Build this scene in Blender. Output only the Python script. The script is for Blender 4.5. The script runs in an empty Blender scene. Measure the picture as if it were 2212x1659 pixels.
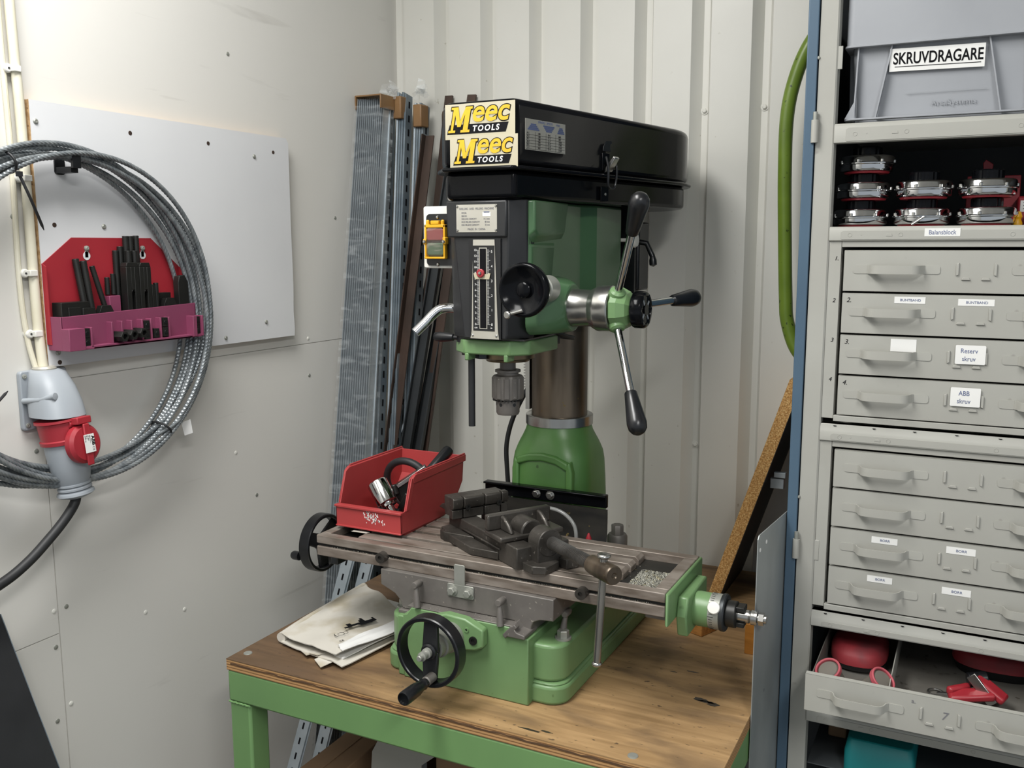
import bpy, math, random
from mathutils import Vector, Matrix, Euler
random.seed(7)
D = bpy.data
S = bpy.context.scene
COL = S.collection
pi = math.pi

# ------------------------------------------------------------------ camera
cam_d = D.cameras.new('camera')
cam = D.objects.new('camera', cam_d)
COL.objects.link(cam)
pitch, roll, yaw = 0.147318, -0.001566, -0.464479
fw = Vector((math.sin(yaw)*math.cos(pitch), math.cos(yaw)*math.cos(pitch), -math.sin(pitch)))
rt = Vector((math.cos(yaw), -math.sin(yaw), 0))
up = rt.cross(fw)
r1 = math.cos(roll)*rt + math.sin(roll)*up
u1 = -math.sin(roll)*rt + math.cos(roll)*up
cam.matrix_world = Matrix(((r1.x, u1.x, -fw.x, 0), (r1.y, u1.y, -fw.y, 0), (r1.z, u1.z, -fw.z, 1.55), (0, 0, 0, 1)))
cam_d.sensor_fit = 'HORIZONTAL'
cam_d.sensor_width = 36.0
cam_d.lens = 36.0*2007.67/2212.0
cam_d.clip_start = 0.05
S.camera = cam

# ------------------------------------------------------------------ world, lamps, exposure
w = D.worlds.new('room_air'); S.world = w; w.use_nodes = True
w.node_tree.nodes['Background'].inputs[0].default_value = (0.86, 0.93, 1.0, 1)
w.node_tree.nodes['Background'].inputs[1].default_value = 0.42
def lamp(name, loc, aim, sx, sy, watts, col):
    l = D.lights.new(name, 'AREA'); l.shape = 'RECTANGLE'; l.size = sx; l.size_y = sy
    l.energy = watts; l.color = col
    o = D.objects.new(name, l); COL.objects.link(o); o.location = loc
    d = Vector(aim) - Vector(loc)
    o.rotation_euler = d.to_track_quat('-Z', 'Y').to_euler()
    return o
lamp('ceiling_tube_and_fill_light', (-0.92, 0.45, 2.66), (-0.92, 0.451, 0), 0.5, 1.2, 34, (1.0, 0.99, 0.97))
lamp('ceiling_tube_and_fill_light', (0.75, -0.6, 2.66), (0.75, -0.599, 0), 0.3, 1.2, 34, (1.0, 0.99, 0.97))  # unseen second area light, added as ambient fill
S.view_settings.view_transform = 'Standard'
S.view_settings.look = 'None'
S.view_settings.exposure = 0.42
S.view_settings.gamma = 1.0
S.view_settings.use_curve_mapping = False
S.cycles.use_denoising = True
S.cycles.max_bounces = 8

# ------------------------------------------------------------------ materials
def lin(c):
    if isinstance(c, str):
        c = [int(c[i:i+2], 16)/255 for i in (0, 2, 4)]
    return tuple((x/12.92 if x <= .04045 else ((x+.055)/1.055)**2.4) for x in c) + (1,)
MATS = {}
def mat(name, col, rough=.5, metal=0, col2=None, nscale=6, stretch=(1, 1, 1), contrast=(.35, .65), bump=0, bscale=80, spec=None, coat=0, detail=4, speck=None, sscale=120, samt=.62):
    if name in MATS: return MATS[name]
    m = D.materials.new(name); m.use_nodes = True
    nt = m.node_tree; N = nt.nodes; Lk = nt.links
    b = N['Principled BSDF']
    b.inputs['Roughness'].default_value = rough
    b.inputs['Metallic'].default_value = metal
    if spec is not None: b.inputs['Specular IOR Level'].default_value = spec
    if coat: b.inputs['Coat Weight'].default_value = coat
    b.inputs['Base Color'].default_value = lin(col)
    out = None
    tc = N.new('ShaderNodeTexCoord')
    if col2 or bump or speck:
        mp = N.new('ShaderNodeMapping'); mp.inputs['Scale'].default_value = stretch
        Lk.new(tc.outputs['Object'], mp.inputs[0])
    if col2:
        n = N.new('ShaderNodeTexNoise'); n.inputs['Scale'].default_value = nscale; n.inputs['Detail'].default_value = detail
        Lk.new(mp.outputs[0], n.inputs[0])
        r = N.new('ShaderNodeValToRGB')
        r.color_ramp.elements[0].position = contrast[0]; r.color_ramp.elements[1].position = contrast[1]
        r.color_ramp.elements[0].color = lin(col); r.color_ramp.elements[1].color = lin(col2)
        Lk.new(n.outputs[0], r.inputs[0]); out = r.outputs[0]
    if speck:
        n = N.new('ShaderNodeTexNoise'); n.inputs['Scale'].default_value = sscale; n.inputs['Detail'].default_value = 2
        Lk.new(tc.outputs['Object'], n.inputs[0])
        r = N.new('ShaderNodeValToRGB'); r.color_ramp.elements[0].position = samt; r.color_ramp.elements[1].position = samt+.05
        r.color_ramp.elements[0].color = (0, 0, 0, 1); r.color_ramp.elements[1].color = (1, 1, 1, 1)
        Lk.new(n.outputs[0], r.inputs[0])
        mx = N.new('ShaderNodeMixRGB'); mx.inputs[2].default_value = lin(speck); mx.inputs[1].default_value = lin(col)
        if out: Lk.new(out, mx.inputs[1])
        Lk.new(r.outputs[0], mx.inputs[0]); out = mx.outputs[0]
    if out: Lk.new(out, b.inputs['Base Color'])
    if bump:
        n = N.new('ShaderNodeTexNoise'); n.inputs['Scale'].default_value = bscale; n.inputs['Detail'].default_value = 3
        Lk.new(mp.outputs[0], n.inputs[0])
        bp = N.new('ShaderNodeBump'); bp.inputs['Strength'].default_value = bump; bp.inputs['Distance'].default_value = .002
        Lk.new(n.outputs[0], bp.inputs['Height']); Lk.new(bp.outputs[0], b.inputs['Normal'])
    MATS[name] = m
    return m

M_wall = mat('wall_paint', 'dcdbd5', .55, col2='d2d1cb', nscale=3, bump=.06, bscale=220)
M_sheetwall = mat('wall_sheet_paint', 'd4d3cc', .4, col2='cdccc4', nscale=2.2, speck='b3b0a4', sscale=55, samt=.74)
M_floor = mat('concrete', '7d7a74', .8, col2='6a6862', nscale=8, bump=.2)
M_ceil = mat('ceiling_paint', 'dedcd6', .8, col2='d6d4ce', nscale=2)
M_green = mat('machine_green', '6f9062', .38, col2='668659', nscale=9, speck='57744a', sscale=60, samt=.70, bump=.04, bscale=60)
M_cgreen = mat('column_green', '5a8549', .36, col2='4f783f', nscale=7, speck='3f5a32', sscale=50, samt=.72, bump=.05, bscale=50)
M_dgreen = mat('machine_green_head', '4a6b4a', .3, col2='446444', nscale=8, bump=.05, bscale=50)
M_bgreen = mat('bench_green', '688c5a', .42, col2='70965f', nscale=4, bump=.02, bscale=40)
M_black = mat('gloss_black', '0a0b0d', .16, col2='0d0e11', nscale=5, spec=.13, bump=.015, bscale=14)
M_mblack = mat('satin_black', '1b1c1e', .42, col2='212224', nscale=14, bump=.06, bscale=300)
M_plast = mat('black_plastic', '111214', .3, col2='16171a', nscale=20)
M_dusty = mat('dusty_black', '26241f', .6, col2='121211', nscale=14, stretch=(1, 1, 3), speck='7a6a3c', sscale=70, samt=.69)
M_iron = mat('ground_iron', '938a81', .42, .3, col2='6f645a', nscale=16, stretch=(1, 2.5, 4), bump=.03, bscale=160)
M_irond = mat('grey_iron', '75716c', .5, .25, col2='65615d', nscale=16, speck='99948a', sscale=140, samt=.70, bump=.06, bscale=200)
M_cast = mat('vise_iron', '524e49', .4, .45, col2='3b3834', nscale=16, speck='7d776f', sscale=150, samt=.68, bump=.22, bscale=160)
M_oil = mat('oily_steel', '786b5b', .32, .55, col2='453c32', nscale=7, stretch=(3, 3, .5), speck='7d6a3c', sscale=90, samt=.70)
M_steel = mat('bright_steel', 'b9b9b6', .25, .95, col2='a3a29e', nscale=9)
M_bsteel = mat('brown_steel', '7a6c58', .32, .9, col2='6a5c49', nscale=9)
M_chrome = mat('chrome', 'd5d6d6', .1, 1, col2='c6c7c8', nscale=6)
M_galv = mat('galvanised', 'b9c1c6', .34, .45, col2='a3adb4', nscale=16)
M_galvd = mat('galvanised_dull', '8b959b', .42, .45, col2='707c85', nscale=14)
M_zinc = mat('zinc_plate', 'a9aaa3', .45, .5, col2='969890', nscale=20)
M_chip = mat('swarf', 'a5a499', .5, .2, col2='b5a877', nscale=120, contrast=(.55, .75))
M_red = mat('red_plastic', 'a83d3d', .45, col2='9e3838', nscale=6, speck='b65a58', sscale=120, samt=.75)
M_redp = mat('red_paint', 'a02a33', .4, col2='952630', nscale=6)
M_mag = mat('magenta_plastic', '803c58', .5, col2='773752', nscale=8)
M_oxide = mat('black_oxide', '1d1d1c', .4, .35, col2='282826', nscale=20)
M_white = mat('white_plastic', 'e2e1da', .4, col2='d9d8d0', nscale=10)
M_cream = mat('cream_pipe', 'dcd8c6', .4, col2='cfc9b2', nscale=8)
M_yellow = mat('yellow_plastic', 'e0a81a', .4, col2='d29b14', nscale=10)
M_cab = mat('cabinet_grey', 'a8a8a1', .42, col2='a09f98', nscale=5, speck='8b8982', sscale=26, samt=.74)
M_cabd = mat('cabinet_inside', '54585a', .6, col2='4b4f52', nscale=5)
M_blue = mat('door_blue', '4c6376', .35, col2='465c6f', nscale=6)
M_crate = mat('crate_grey', '9b9ea3', .5, col2='94979c', nscale=5)
M_sheet = mat('raw_sheet_steel', '9da2a1', .4, .25, col2='868b8b', nscale=7, stretch=(1, 1, .6), speck='3a4550', sscale=16, samt=.70)
M_pb = mat('particle_board_edge', 'c4965a', .8, col2='9a6e38', nscale=260, contrast=(.4, .6), speck='d2ae74', sscale=380, samt=.56, bump=.4, bscale=300)
M_pbd = mat('dark_board_face', '2a2622', .55, col2='1c1a18', nscale=8)
M_chipb = mat('chipboard_edge_pale', 'c0a077', .8, col2='a5855c', nscale=140, contrast=(.4, .6), speck='7a5d3c', sscale=170, samt=.64)
M_board = mat('white_laminate', 'd9dadb', .35, col2='d3d4d6', nscale=3)
M_wood = mat('spruce', 'b07a3d', .65, col2='8f5f2c', nscale=20, stretch=(1, 8, 8))
M_wood2 = mat('orange_wood', 'b5772c', .6, col2='a0661f', nscale=14, stretch=(1, 1, 6))
M_card = mat('cardboard', '93765a', .8, col2='876b50', nscale=5)
M_paper = mat('stained_paper', 'c8c4ba', .7, col2='a39677', nscale=11, contrast=(.48, .75), bump=.2, bscale=40)
M_paperw = mat('white_paper', 'e2e2e0', .7, col2='d8d8d6', nscale=6)
M_ink = mat('black_ink', '0b0b0e', .7, col2='0e0e12', nscale=30, spec=.15)
M_inkb = mat('blue_grey_ink', '5a668c', .6, col2='525d80', nscale=30)
M_inkg = mat('grey_ink', '76767a', .6, col2='6a6a6e', nscale=30)
M_label = mat('label_white', 'e9e9e6', .5, col2='e2e2df', nscale=8)
M_sticker = mat('sticker_cream', 'b5ae98', .5, col2='aba48b', nscale=6)
M_logo = mat('logo_yellow', 'd2ab20', .45, col2='c79f20', nscale=20)
M_plate = mat('nameplate_silver', 'bab7ad', .35, .3, col2='adaa9f', nscale=10)
M_rubber = mat('black_rubber', '17181a', .55, col2='202123', nscale=10)
M_tubeg = mat('green_tube', '6c842c', .32, col2='617826', nscale=14, speck='2c3a14', sscale=80, samt=.66)
M_rust = mat('rusty_steel', '3e332d', .5, .5, col2='54433a', nscale=14, stretch=(1, 1, .3))
M_dark = mat('dark_steel', '2f3234', .42, .6, col2='3c3f41', nscale=14, stretch=(1, 1, .3))
M_grey = mat('socket_grey', '9aa0a6', .45, col2='92989e', nscale=8)
M_pink = mat('pink_rubber', 'b4535c', .6, col2='a94b55', nscale=10)
M_tray_shaded = mat('drawer_inside_shaded', '6f6d67', .6, col2='5c5953', nscale=9, speck='4a463f', sscale=60, samt=.66)  # open drawer tray: shade under the shelf is put into this darker grey
M_dred = mat('dusty_red', '8c2a31', .6, col2='5a3034', nscale=14, contrast=(.5, .75))
M_teal = mat('teal_plastic', '1f8a8c', .4, col2='1b7f82', nscale=8)
M_rope = mat('wire_rope', '8f9496', .32, .45, col2='6c7276', nscale=60)
M_tape = mat('brown_tape', '8a6a45', .5, col2='7a5b3a', nscale=8)

def glassy(name, col, alpha, rough=.15):
    m = D.materials.new(name); m.use_nodes = True
    nt = m.node_tree; N = nt.nodes; b = N['Principled BSDF']
    b.inputs['Base Color'].default_value = lin(col); b.inputs['Roughness'].default_value = rough
    n = N.new('ShaderNodeTexNoise'); n.inputs['Scale'].default_value = 30; n.inputs['Detail'].default_value = 5; n.inputs['Distortion'].default_value = .8
    t = N.new('ShaderNodeTexCoord'); mp = N.new('ShaderNodeMapping'); mp.inputs['Scale'].default_value = (.6, .3, 2.2)
    mp.inputs['Rotation'].default_value = (.0, -.35, 0)
    nt.links.new(t.outputs['Object'], mp.inputs[0]); nt.links.new(mp.outputs[0], n.inputs[0])
    r = N.new('ShaderNodeValToRGB'); r.color_ramp.elements[0].position = .52; r.color_ramp.elements[1].position = .72
    r.color_ramp.elements[0].color = (alpha*.35,)*3+(1,); r.color_ramp.elements[1].color = (alpha*1.6,)*3+(1,)
    nt.links.new(n.outputs[0], r.inputs[0]); nt.links.new(r.outputs[0], b.inputs['Alpha'])
    return m
M_film = glassy('clear_film', 'dfe4e6', .12, .2)
M_film2 = glassy('clear_film_scrap', 'e6eaea', .5, .2)
M_hose = mat('clear_hose', '8d8e8c', .2, col2='7b7c7a', nscale=30)
M_clear = glassy('clear_cover', 'c9b8ae', .16, .12)

# plywood bench top: grain, grime and oil spots
def plywood():
    m = D.materials.new('plywood_top'); m.use_nodes = True
    nt = m.node_tree; N = nt.nodes; K = nt.links; b = N['Principled BSDF']; b.inputs['Roughness'].default_value = .62
    tc = N.new('ShaderNodeTexCoord')
    def noise(scale, st, det=5, dist=0):
        mp = N.new('ShaderNodeMapping'); mp.inputs['Scale'].default_value = st; K.new(tc.outputs['Object'], mp.inputs[0])
        n = N.new('ShaderNodeTexNoise'); n.inputs['Scale'].default_value = scale; n.inputs['Detail'].default_value = det; n.inputs['Distortion'].default_value = dist
        K.new(mp.outputs[0], n.inputs[0]); return n.outputs[0]
    def ramp(src, p0, p1, c0, c1):
        r = N.new('ShaderNodeValToRGB'); r.color_ramp.elements[0].position = p0; r.color_ramp.elements[1].position = p1
        r.color_ramp.elements[0].color = c0; r.color_ramp.elements[1].color = c1; K.new(src, r.inputs[0]); return r.outputs[0]
    def mix(f, a, c2):
        x = N.new('ShaderNodeMixRGB'); K.new(f, x.inputs[0]); K.new(a, x.inputs[1])
        if isinstance(c2, tuple): x.inputs[2].default_value = c2
        else: K.new(c2, x.inputs[2])
        return x.outputs[0]
    B, W = (0, 0, 0, 1), (1, 1, 1, 1)
    grain = ramp(noise(5, (1.2, 12, 1), 6, .6), .3, .7, lin('8c6f4a'), lin('ad8d63'))
    # grime that has soaked in towards one end of the top
    sx = N.new('ShaderNodeSeparateXYZ'); K.new(tc.outputs['Object'], sx.inputs[0])
    g = N.new('ShaderNodeMath'); g.operation = 'MULTIPLY_ADD'; g.inputs[1].default_value = -1.0; g.inputs[2].default_value = .42; K.new(sx.outputs[0], g.inputs[0])
    ad = N.new('ShaderNodeMath'); ad.operation = 'ADD'; K.new(g.outputs[0], ad.inputs[0]); K.new(noise(3.2, (1, 2.6, 1), 6, .8), ad.inputs[1])
    yb = N.new('ShaderNodeMath'); yb.operation = 'MULTIPLY_ADD'; yb.inputs[1].default_value = .55; K.new(sx.outputs[1], yb.inputs[0]); K.new(ad.outputs[0], yb.inputs[2])
    f = ramp(yb.outputs[0], .72, 1.25, B, (.92, .92, .92, 1))
    c = mix(f, grain, ramp(noise(4, (1.5, 14, 1), 6), .3, .7, lin('4a3929'), lin('634c37')))
    f2 = ramp(noise(6, (1, 2.4, 1), 6, .5), .50, .68, B, (.62, .62, .62, 1))
    c = mix(f2, c, lin('5d4a38'))
    f3 = ramp(noise(60, (1, 2.5, 1), 2), .68, .73, B, (.8, .8, .8, 1))
    c = mix(f3, c, lin('4a3a2c'))
    K.new(c, b.inputs['Base Color'])
    bp = N.new('ShaderNodeBump'); bp.inputs['Strength'].default_value = .15; bp.inputs['Distance'].default_value = .002
    K.new(noise(12, (2, 30, 1), 4), bp.inputs['Height']); K.new(bp.outputs[0], b.inputs['Normal'])
    return m
M_ply = plywood()
def plyedge():
    m = D.materials.new('plywood_edge'); m.use_nodes = True
    nt = m.node_tree; N = nt.nodes; K = nt.links; b = N['Principled BSDF']; b.inputs['Roughness'].default_value = .7
    tc = N.new('ShaderNodeTexCoord'); wv = N.new('ShaderNodeTexWave'); wv.bands_direction = 'Z'; wv.inputs['Scale'].default_value = 60
    wv.inputs['Distortion'].default_value = .6; wv.inputs['Detail Scale'].default_value = 3
    K.new(tc.outputs['Object'], wv.inputs[0])
    r = N.new('ShaderNodeValToRGB'); r.color_ramp.elements[0].color = lin('7a5836'); r.color_ramp.elements[1].color = lin('b88f5f'); r.color_ramp.elements[0].position = .15; r.color_ramp.elements[1].position = .5
    K.new(wv.outputs[0], r.inputs[0]); K.new(r.outputs[0], b.inputs['Base Color'])
    return m
M_plye = plyedge()

# ------------------------------------------------------------------ mesh helpers
def perp(a):
    a = Vector(a).normalized()
    t = Vector((0, 0, 1)) if abs(a.z) < .9 else Vector((1, 0, 0))
    u = t.cross(a).normalized(); return u, a.cross(u).normalized()
class MB:
    def __init__(s): s.v = []; s.f = []; s.m = []
    def add(s, vs, fs, mi=0):
        o = len(s.v); s.v += [Vector(p) for p in vs]
        for f in fs: s.f.append([o+i for i in f]); s.m.append(mi)
        return s
    def box(s, x0, x1, y0, y1, z0, z1, mi=0):
        return s.add([(x, y, z) for x in (x0, x1) for y in (y0, y1) for z in (z0, z1)],
                     [(0, 1, 3, 2), (4, 6, 7, 5), (0, 4, 5, 1), (2, 3, 7, 6), (0, 2, 6, 4), (1, 5, 7, 3)], mi)
    def obox(s, c, u, v, n, a, b, d, mi=0):
        """box centred at c with half sizes a, b, d along unit vectors u, v, n"""
        c, u, v, n = Vector(c), Vector(u), Vector(v), Vector(n)
        vs = [c+u*(i*a)+v*(j*b)+n*(k*d) for i in (-1, 1) for j in (-1, 1) for k in (-1, 1)]
        return s.add(vs, [(0, 1, 3, 2), (4, 6, 7, 5), (0, 4, 5, 1), (2, 3, 7, 6), (0, 2, 6, 4), (1, 5, 7, 3)], mi)
    def prism(s, poly, o, u, v, n, depth, mi=0, top=None):
        """polygon in (u, v) at o, pushed along n; top = optional second polygon"""
        o, u, v, n = Vector(o), Vector(u), Vector(v), Vector(n)
        k = len(poly); top = top or poly
        vs = [o+u*a+v*b for a, b in poly]+[o+u*a+v*b+n*depth for a, b in top]
        return s.add(vs, [list(range(k))[::-1], list(range(k, 2*k))]+[(i, (i+1) % k, k+(i+1) % k, k+i) for i in range(k)], mi)
    def zprism(s, poly, z0, z1, mi=0, top=None): return s.prism(poly, (0, 0, z0), (1, 0, 0), (0, 1, 0), (0, 0, 1), z1-z0, mi, top)
    def lathe(s, prof, o, axis, n=32, mi=0, lobes=None):
        o = Vector(o); a = Vector(axis).normalized(); u, v = perp(a)
        rings = []; vs = []; fs = []
        for (r, h) in prof:
            if r < 1e-6: rings.append([len(vs)]); vs.append(o+a*h)
            else:
                rings.append(list(range(len(vs), len(vs)+n)))
                for i in range(n):
                    t = 2*pi*i/n; rr = r*(lobes(t, h) if lobes else 1)
                    vs.append(o+a*h+u*(rr*math.cos(t))+v*(rr*math.sin(t)))
        for A, B in zip(rings, rings[1:]):
            for i in range(n):
                j = (i+1) % n
                if len(A) == 1 and len(B) == 1: continue
                if len(A) == 1: fs.append((A[0], B[j], B[i]))
                elif len(B) == 1: fs.append((A[i], A[j], B[0]))
                else: fs.append((A[i], A[j], B[j], B[i]))
        if len(rings[0]) > 1: fs.append(rings[0][::-1])
        if len(rings[-1]) > 1: fs.append(rings[-1])
        return s.add(vs, fs, mi)
    def cyl(s, p0, p1, r0, r1=None, n=24, mi=0):
        p0, p1 = Vector(p0), Vector(p1); L = (p1-p0).length
        return s.lathe([(r0, 0), (r0 if r1 is None else r1, L)], p0, p1-p0, n, mi)
    def ring(s, o, axis, ri, ro, h0, h1, n=40, mi=0):
        o = Vector(o); a = Vector(axis).normalized(); u, v = perp(a); vs = []
        for r, h in ((ri, h0), (ro, h0), (ro, h1), (ri, h1)):
            for i in range(n):
                t = 2*pi*i/n; vs.append(o+a*h+u*(r*math.cos(t))+v*(r*math.sin(t)))
        fs = []
        for k in range(4):
            q = (k+1) % 4
            for i in range(n): j = (i+1) % n; fs.append((k*n+i, k*n+j, q*n+j, q*n+i))
        return s.add(vs, fs, mi)
    def tube(s, pts, r, n=12, mi=0, closed=False, section=None, twist=0):
        pts = [Vector(p) for p in pts]; k = len(pts); vs = []; fs = []
        u = None
        for i, p in enumerate(pts):
            if closed: t = (pts[(i+1) % k]-pts[i-1]).normalized()
            else: t = (pts[min(i+1, k-1)]-pts[max(i-1, 0)]).normalized()
            if u is None: u = perp(t)[0]
            u = (u-t*u.dot(t)).normalized(); v = t.cross(u)
            rr = r[i] if isinstance(r, (list, tuple)) else r
            for j in range(n):
                an = 2*pi*j/n
                if section: a, b = section(an+0, i); q = u*a+v*b
                else: q = u*(rr*math.cos(an))+v*(rr*math.sin(an))
                vs.append(p+q)
        for i in range(k-(0 if closed else 1)):
            for j in range(n):
                a, b = i*n, ((i+1) % k)*n; jj = (j+1) % n
                fs.append((a+j, a+jj, b+jj, b+j))
        if not closed: fs += [list(range(n))[::-1], list(range((k-1)*n, k*n))]
        return s.add(vs, fs, mi)
    def sphere(s, c, r, n=16, mi=0, sc=(1, 1, 1)):
        c = Vector(c); prof = []
        m = n//2; vs = [c+Vector((0, 0, -r*sc[2]))]; fs = []
        for i in range(1, m):
            t = -pi/2+pi*i/m
            for j in range(n): a = 2*pi*j/n; vs.append(c+Vector((r*math.cos(t)*math.cos(a)*sc[0], r*math.cos(t)*math.sin(a)*sc[1], r*math.sin(t)*sc[2])))
        vs.append(c+Vector((0, 0, r*sc[2]))); e = len(vs)-1
        for j in range(n):
            jj = (j+1) % n; fs.append((0, 1+jj, 1+j)); fs.append((e, e-n+j, e-n+jj))
            for i in range(m-2): a = 1+i*n; fs.append((a+j, a+jj, a+n+jj, a+n+j))
        return s.add(vs, fs, mi)
    def loft(s, rings, mi=0, cap=True):
        n = len(rings[0]); vs = [p for r in rings for p in r]; fs = []
        for k in range(len(rings)-1):
            for i in range(n): j = (i+1) % n; fs.append((k*n+i, k*n+j, (k+1)*n+j, (k+1)*n+i))
        if cap: fs += [list(range(n))[::-1], list(range((len(rings)-1)*n, len(rings)*n))]
        return s.add(vs, fs, mi)
    def text(s, body, o, right, upv, size, mi=0, align='LEFT', shear=0, offset=0, ext=.0002, sx=1, lift=0, spacing=1):
        c = D.curves.new('t', 'FONT'); c.body = body; c.size = size; c.align_x = align; c.align_y = 'CENTER'
        c.shear = shear; c.offset = offset; c.extrude = ext; c.resolution_u = 6; c.space_character = spacing
        ob = D.objects.new('t', c); me = ob.to_mesh()
        o, r, uu = Vector(o), Vector(right).normalized(), Vector(upv).normalized(); n = r.cross(uu)
        vs = [o+r*(p.co.x*sx)+uu*p.co.y+n*(p.co.z+lift) for p in me.vertices]
        s.add(vs, [list(p.vertices) for p in me.polygons], mi)
        ob.to_mesh_clear(); D.objects.remove(ob); D.curves.remove(c)
        return s
    def label(s, o, right, upv, wd, ht, th=.0006, mi=0):
        """thin plate centred at o"""
        r, uu = Vector(right).normalized(), Vector(upv).normalized(); n = r.cross(uu)
        return s.obox(Vector(o)+n*(th/2), r, uu, n, wd/2, ht/2, th/2, mi)
    def bolt(s, o, axis, r, h, mi=0, washer=True):
        o = Vector(o); a = Vector(axis).normalized()
        if washer: s.lathe([(r*1.35, 0), (r*1.35, h*.2)], o, a, 20, mi)
        s.lathe([(r, h*.2), (r, h*.9), (r*.85, h)], o, a, 6, mi); return s
    def screw(s, o, axis, r, h, mi=0):
        s.lathe([(r, 0), (r*.95, h*.4), (r*.6, h*.9), (0, h)], o, axis, 14, mi); return s

W = {}
def wl(o): return W[o.name]
def put(o, parent, world):
    W[o.name] = Vector(world)
    if parent is not None:
        o.parent = parent; o.location = Vector(world)-wl(parent)
    else: o.location = world
def thing(name, label, cat, loc, group=None):
    o = D.objects.new(name, None); COL.objects.link(o); o.empty_display_size = .05
    put(o, None, loc); tag(o, label, cat, group); return o
def tag(o, label=None, cat=None, group=None, kind=None):
    if label: o['label'] = label
    if cat: o['category'] = cat
    if group: o['group'] = group
    if kind: o['kind'] = kind
    return o
def obj(name, mb, mats, parent=None, bevel=0, seg=2, smooth=35, origin=None, lab=None, recalc=True):
    if not isinstance(mats, (list, tuple)): mats = [mats]
    lo = Vector([min(v[i] for v in mb.v) for i in range(3)]); hi = Vector([max(v[i] for v in mb.v) for i in range(3)])
    c = (lo+hi)/2
    if origin is None: origin = c if parent is not None else Vector((c.x, c.y, lo.z))
    origin = Vector(origin)
    me = D.meshes.new(name)
    me.from_pydata([tuple(v-origin) for v in mb.v], [], mb.f)
    for m in mats: me.materials.append(m)
    for p, i in zip(me.polygons, mb.m): p.material_index = i; p.use_smooth = True
    if recalc:
        import bmesh
        bm = bmesh.new(); bm.from_mesh(me); bmesh.ops.recalc_face_normals(bm, faces=bm.faces); bm.to_mesh(me); bm.free()
    me.set_sharp_from_angle(angle=math.radians(smooth))
    o = D.objects.new(name, me); COL.objects.link(o); put(o, parent, origin)
    if bevel:
        b = o.modifiers.new('edge', 'BEVEL'); b.width = bevel; b.segments = seg; b.limit_method = 'ANGLE'; b.angle_limit = math.radians(40); b.harden_normals = False
    if lab: o['label'] = lab
    return o
def clone(root, delta, label=None, rz=0):
    """a copy of a thing with copies of its parts and sub-parts"""
    r = root.copy(); COL.objects.link(r); r.location = root.location+Vector(delta); W[r.name] = Vector(r.location)
    if rz: r.rotation_euler.z += rz
    if label: r['label'] = label
    def kids(src, dst):
        for ch in list(src.children):
            c = ch.copy(); COL.objects.link(c); c.parent = dst; W[c.name] = W[ch.name]+Vector(delta)
            kids(ch, c)
    kids(root, r); return r
X, Y, Z = Vector((1, 0, 0)), Vector((0, 1, 0)), Vector((0, 0, 1))
def arc(cx, cy, r, a0, a1, n):
    return [(cx+r*math.cos(math.radians(a0+(a1-a0)*i/n)), cy+r*math.sin(math.radians(a0+(a1-a0)*i/n))) for i in range(n+1)]
def rrect(x0, x1, y0, y1, r, n=5):
    return arc(x1-r, y0+r, r, -90, 0, n)+arc(x1-r, y1-r, r, 0, 90, n)+arc(x0+r, y1-r, r, 90, 180, n)+arc(x0+r, y0+r, r, 180, 270, n)
def bez(pts, n=16):
    """Catmull-Rom through pts"""
    P = [Vector(p) for p in pts]; P = [P[0]*2-P[1]]+P+[P[-1]*2-P[-2]]; out = []
    for i in range(1, len(P)-2):
        for k in range(n):
            t = k/n; a, b, c, d = P[i-1:i+3]
            out.append(.5*((2*b)+(c-a)*t+(2*a-5*b+4*c-d)*t*t+(3*b-a-3*c+d)*t**3))
    return out+[P[-2]]
# ================================================================== the setting
WX, BY = -1.443, 2.168
def struct(name, mb, m, **k):
    o = obj(name, mb, m, **k); o['kind'] = 'structure'; return o
struct('floor', MB().box(-1.6, 2.8, -2.6, 2.35, -.05, 0), M_floor)
struct('ceiling', MB().box(-1.6, 2.8, -2.6, 2.35, 2.75, 2.8), M_ceil)
# left wall: smooth boards with fine joints
def wallboard():
    m = D.materials.new('left_wall_boards'); m.use_nodes = True
    nt = m.node_tree; N = nt.nodes; K = nt.links; b = N['Principled BSDF']; b.inputs['Roughness'].default_value = .5
    tc = N.new('ShaderNodeTexCoord')
    n = N.new('ShaderNodeTexNoise'); n.inputs['Scale'].default_value = 2.5; K.new(tc.outputs['Object'], n.inputs[0])
    r = N.new('ShaderNodeValToRGB'); r.color_ramp.elements[0].color = lin('dcdad4'); r.color_ramp.elements[1].color = lin('d5d3cd'); K.new(n.outputs[0], r.inputs[0])
    # rubbed scuff marks: long streaks where things have scraped along the wall
    mp = N.new('ShaderNodeMapping'); mp.inputs['Scale'].default_value = (1, 2.2, 26); K.new(tc.outputs['Object'], mp.inputs[0])
    s = N.new('ShaderNodeTexNoise'); s.inputs['Scale'].default_value = 1.1; s.inputs['Detail'].default_value = 6; s.inputs['Distortion'].default_value = .4; K.new(mp.outputs[0], s.inputs[0])
    q = N.new('ShaderNodeValToRGB'); q.color_ramp.elements[0].position = .66; q.color_ramp.elements[1].position = .8
    q.color_ramp.elements[0].color = (0, 0, 0, 1); q.color_ramp.elements[1].color = (.5, .5, .5, 1); K.new(s.outputs[0], q.inputs[0])
    x = N.new('ShaderNodeMixRGB'); x.inputs[2].default_value = lin('9c9890'); K.new(q.outputs[0], x.inputs[0]); K.new(r.outputs[0], x.inputs[1])
    K.new(x.outputs[0], b.inputs['Base Color']); return m
M_wb = wallboard()
mb = MB()
g = .0012
yj = 1.058
zj = 1.318
mb.box(WX-.1, WX-.003, -2.6, 2.35, 0, 2.75)
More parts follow.
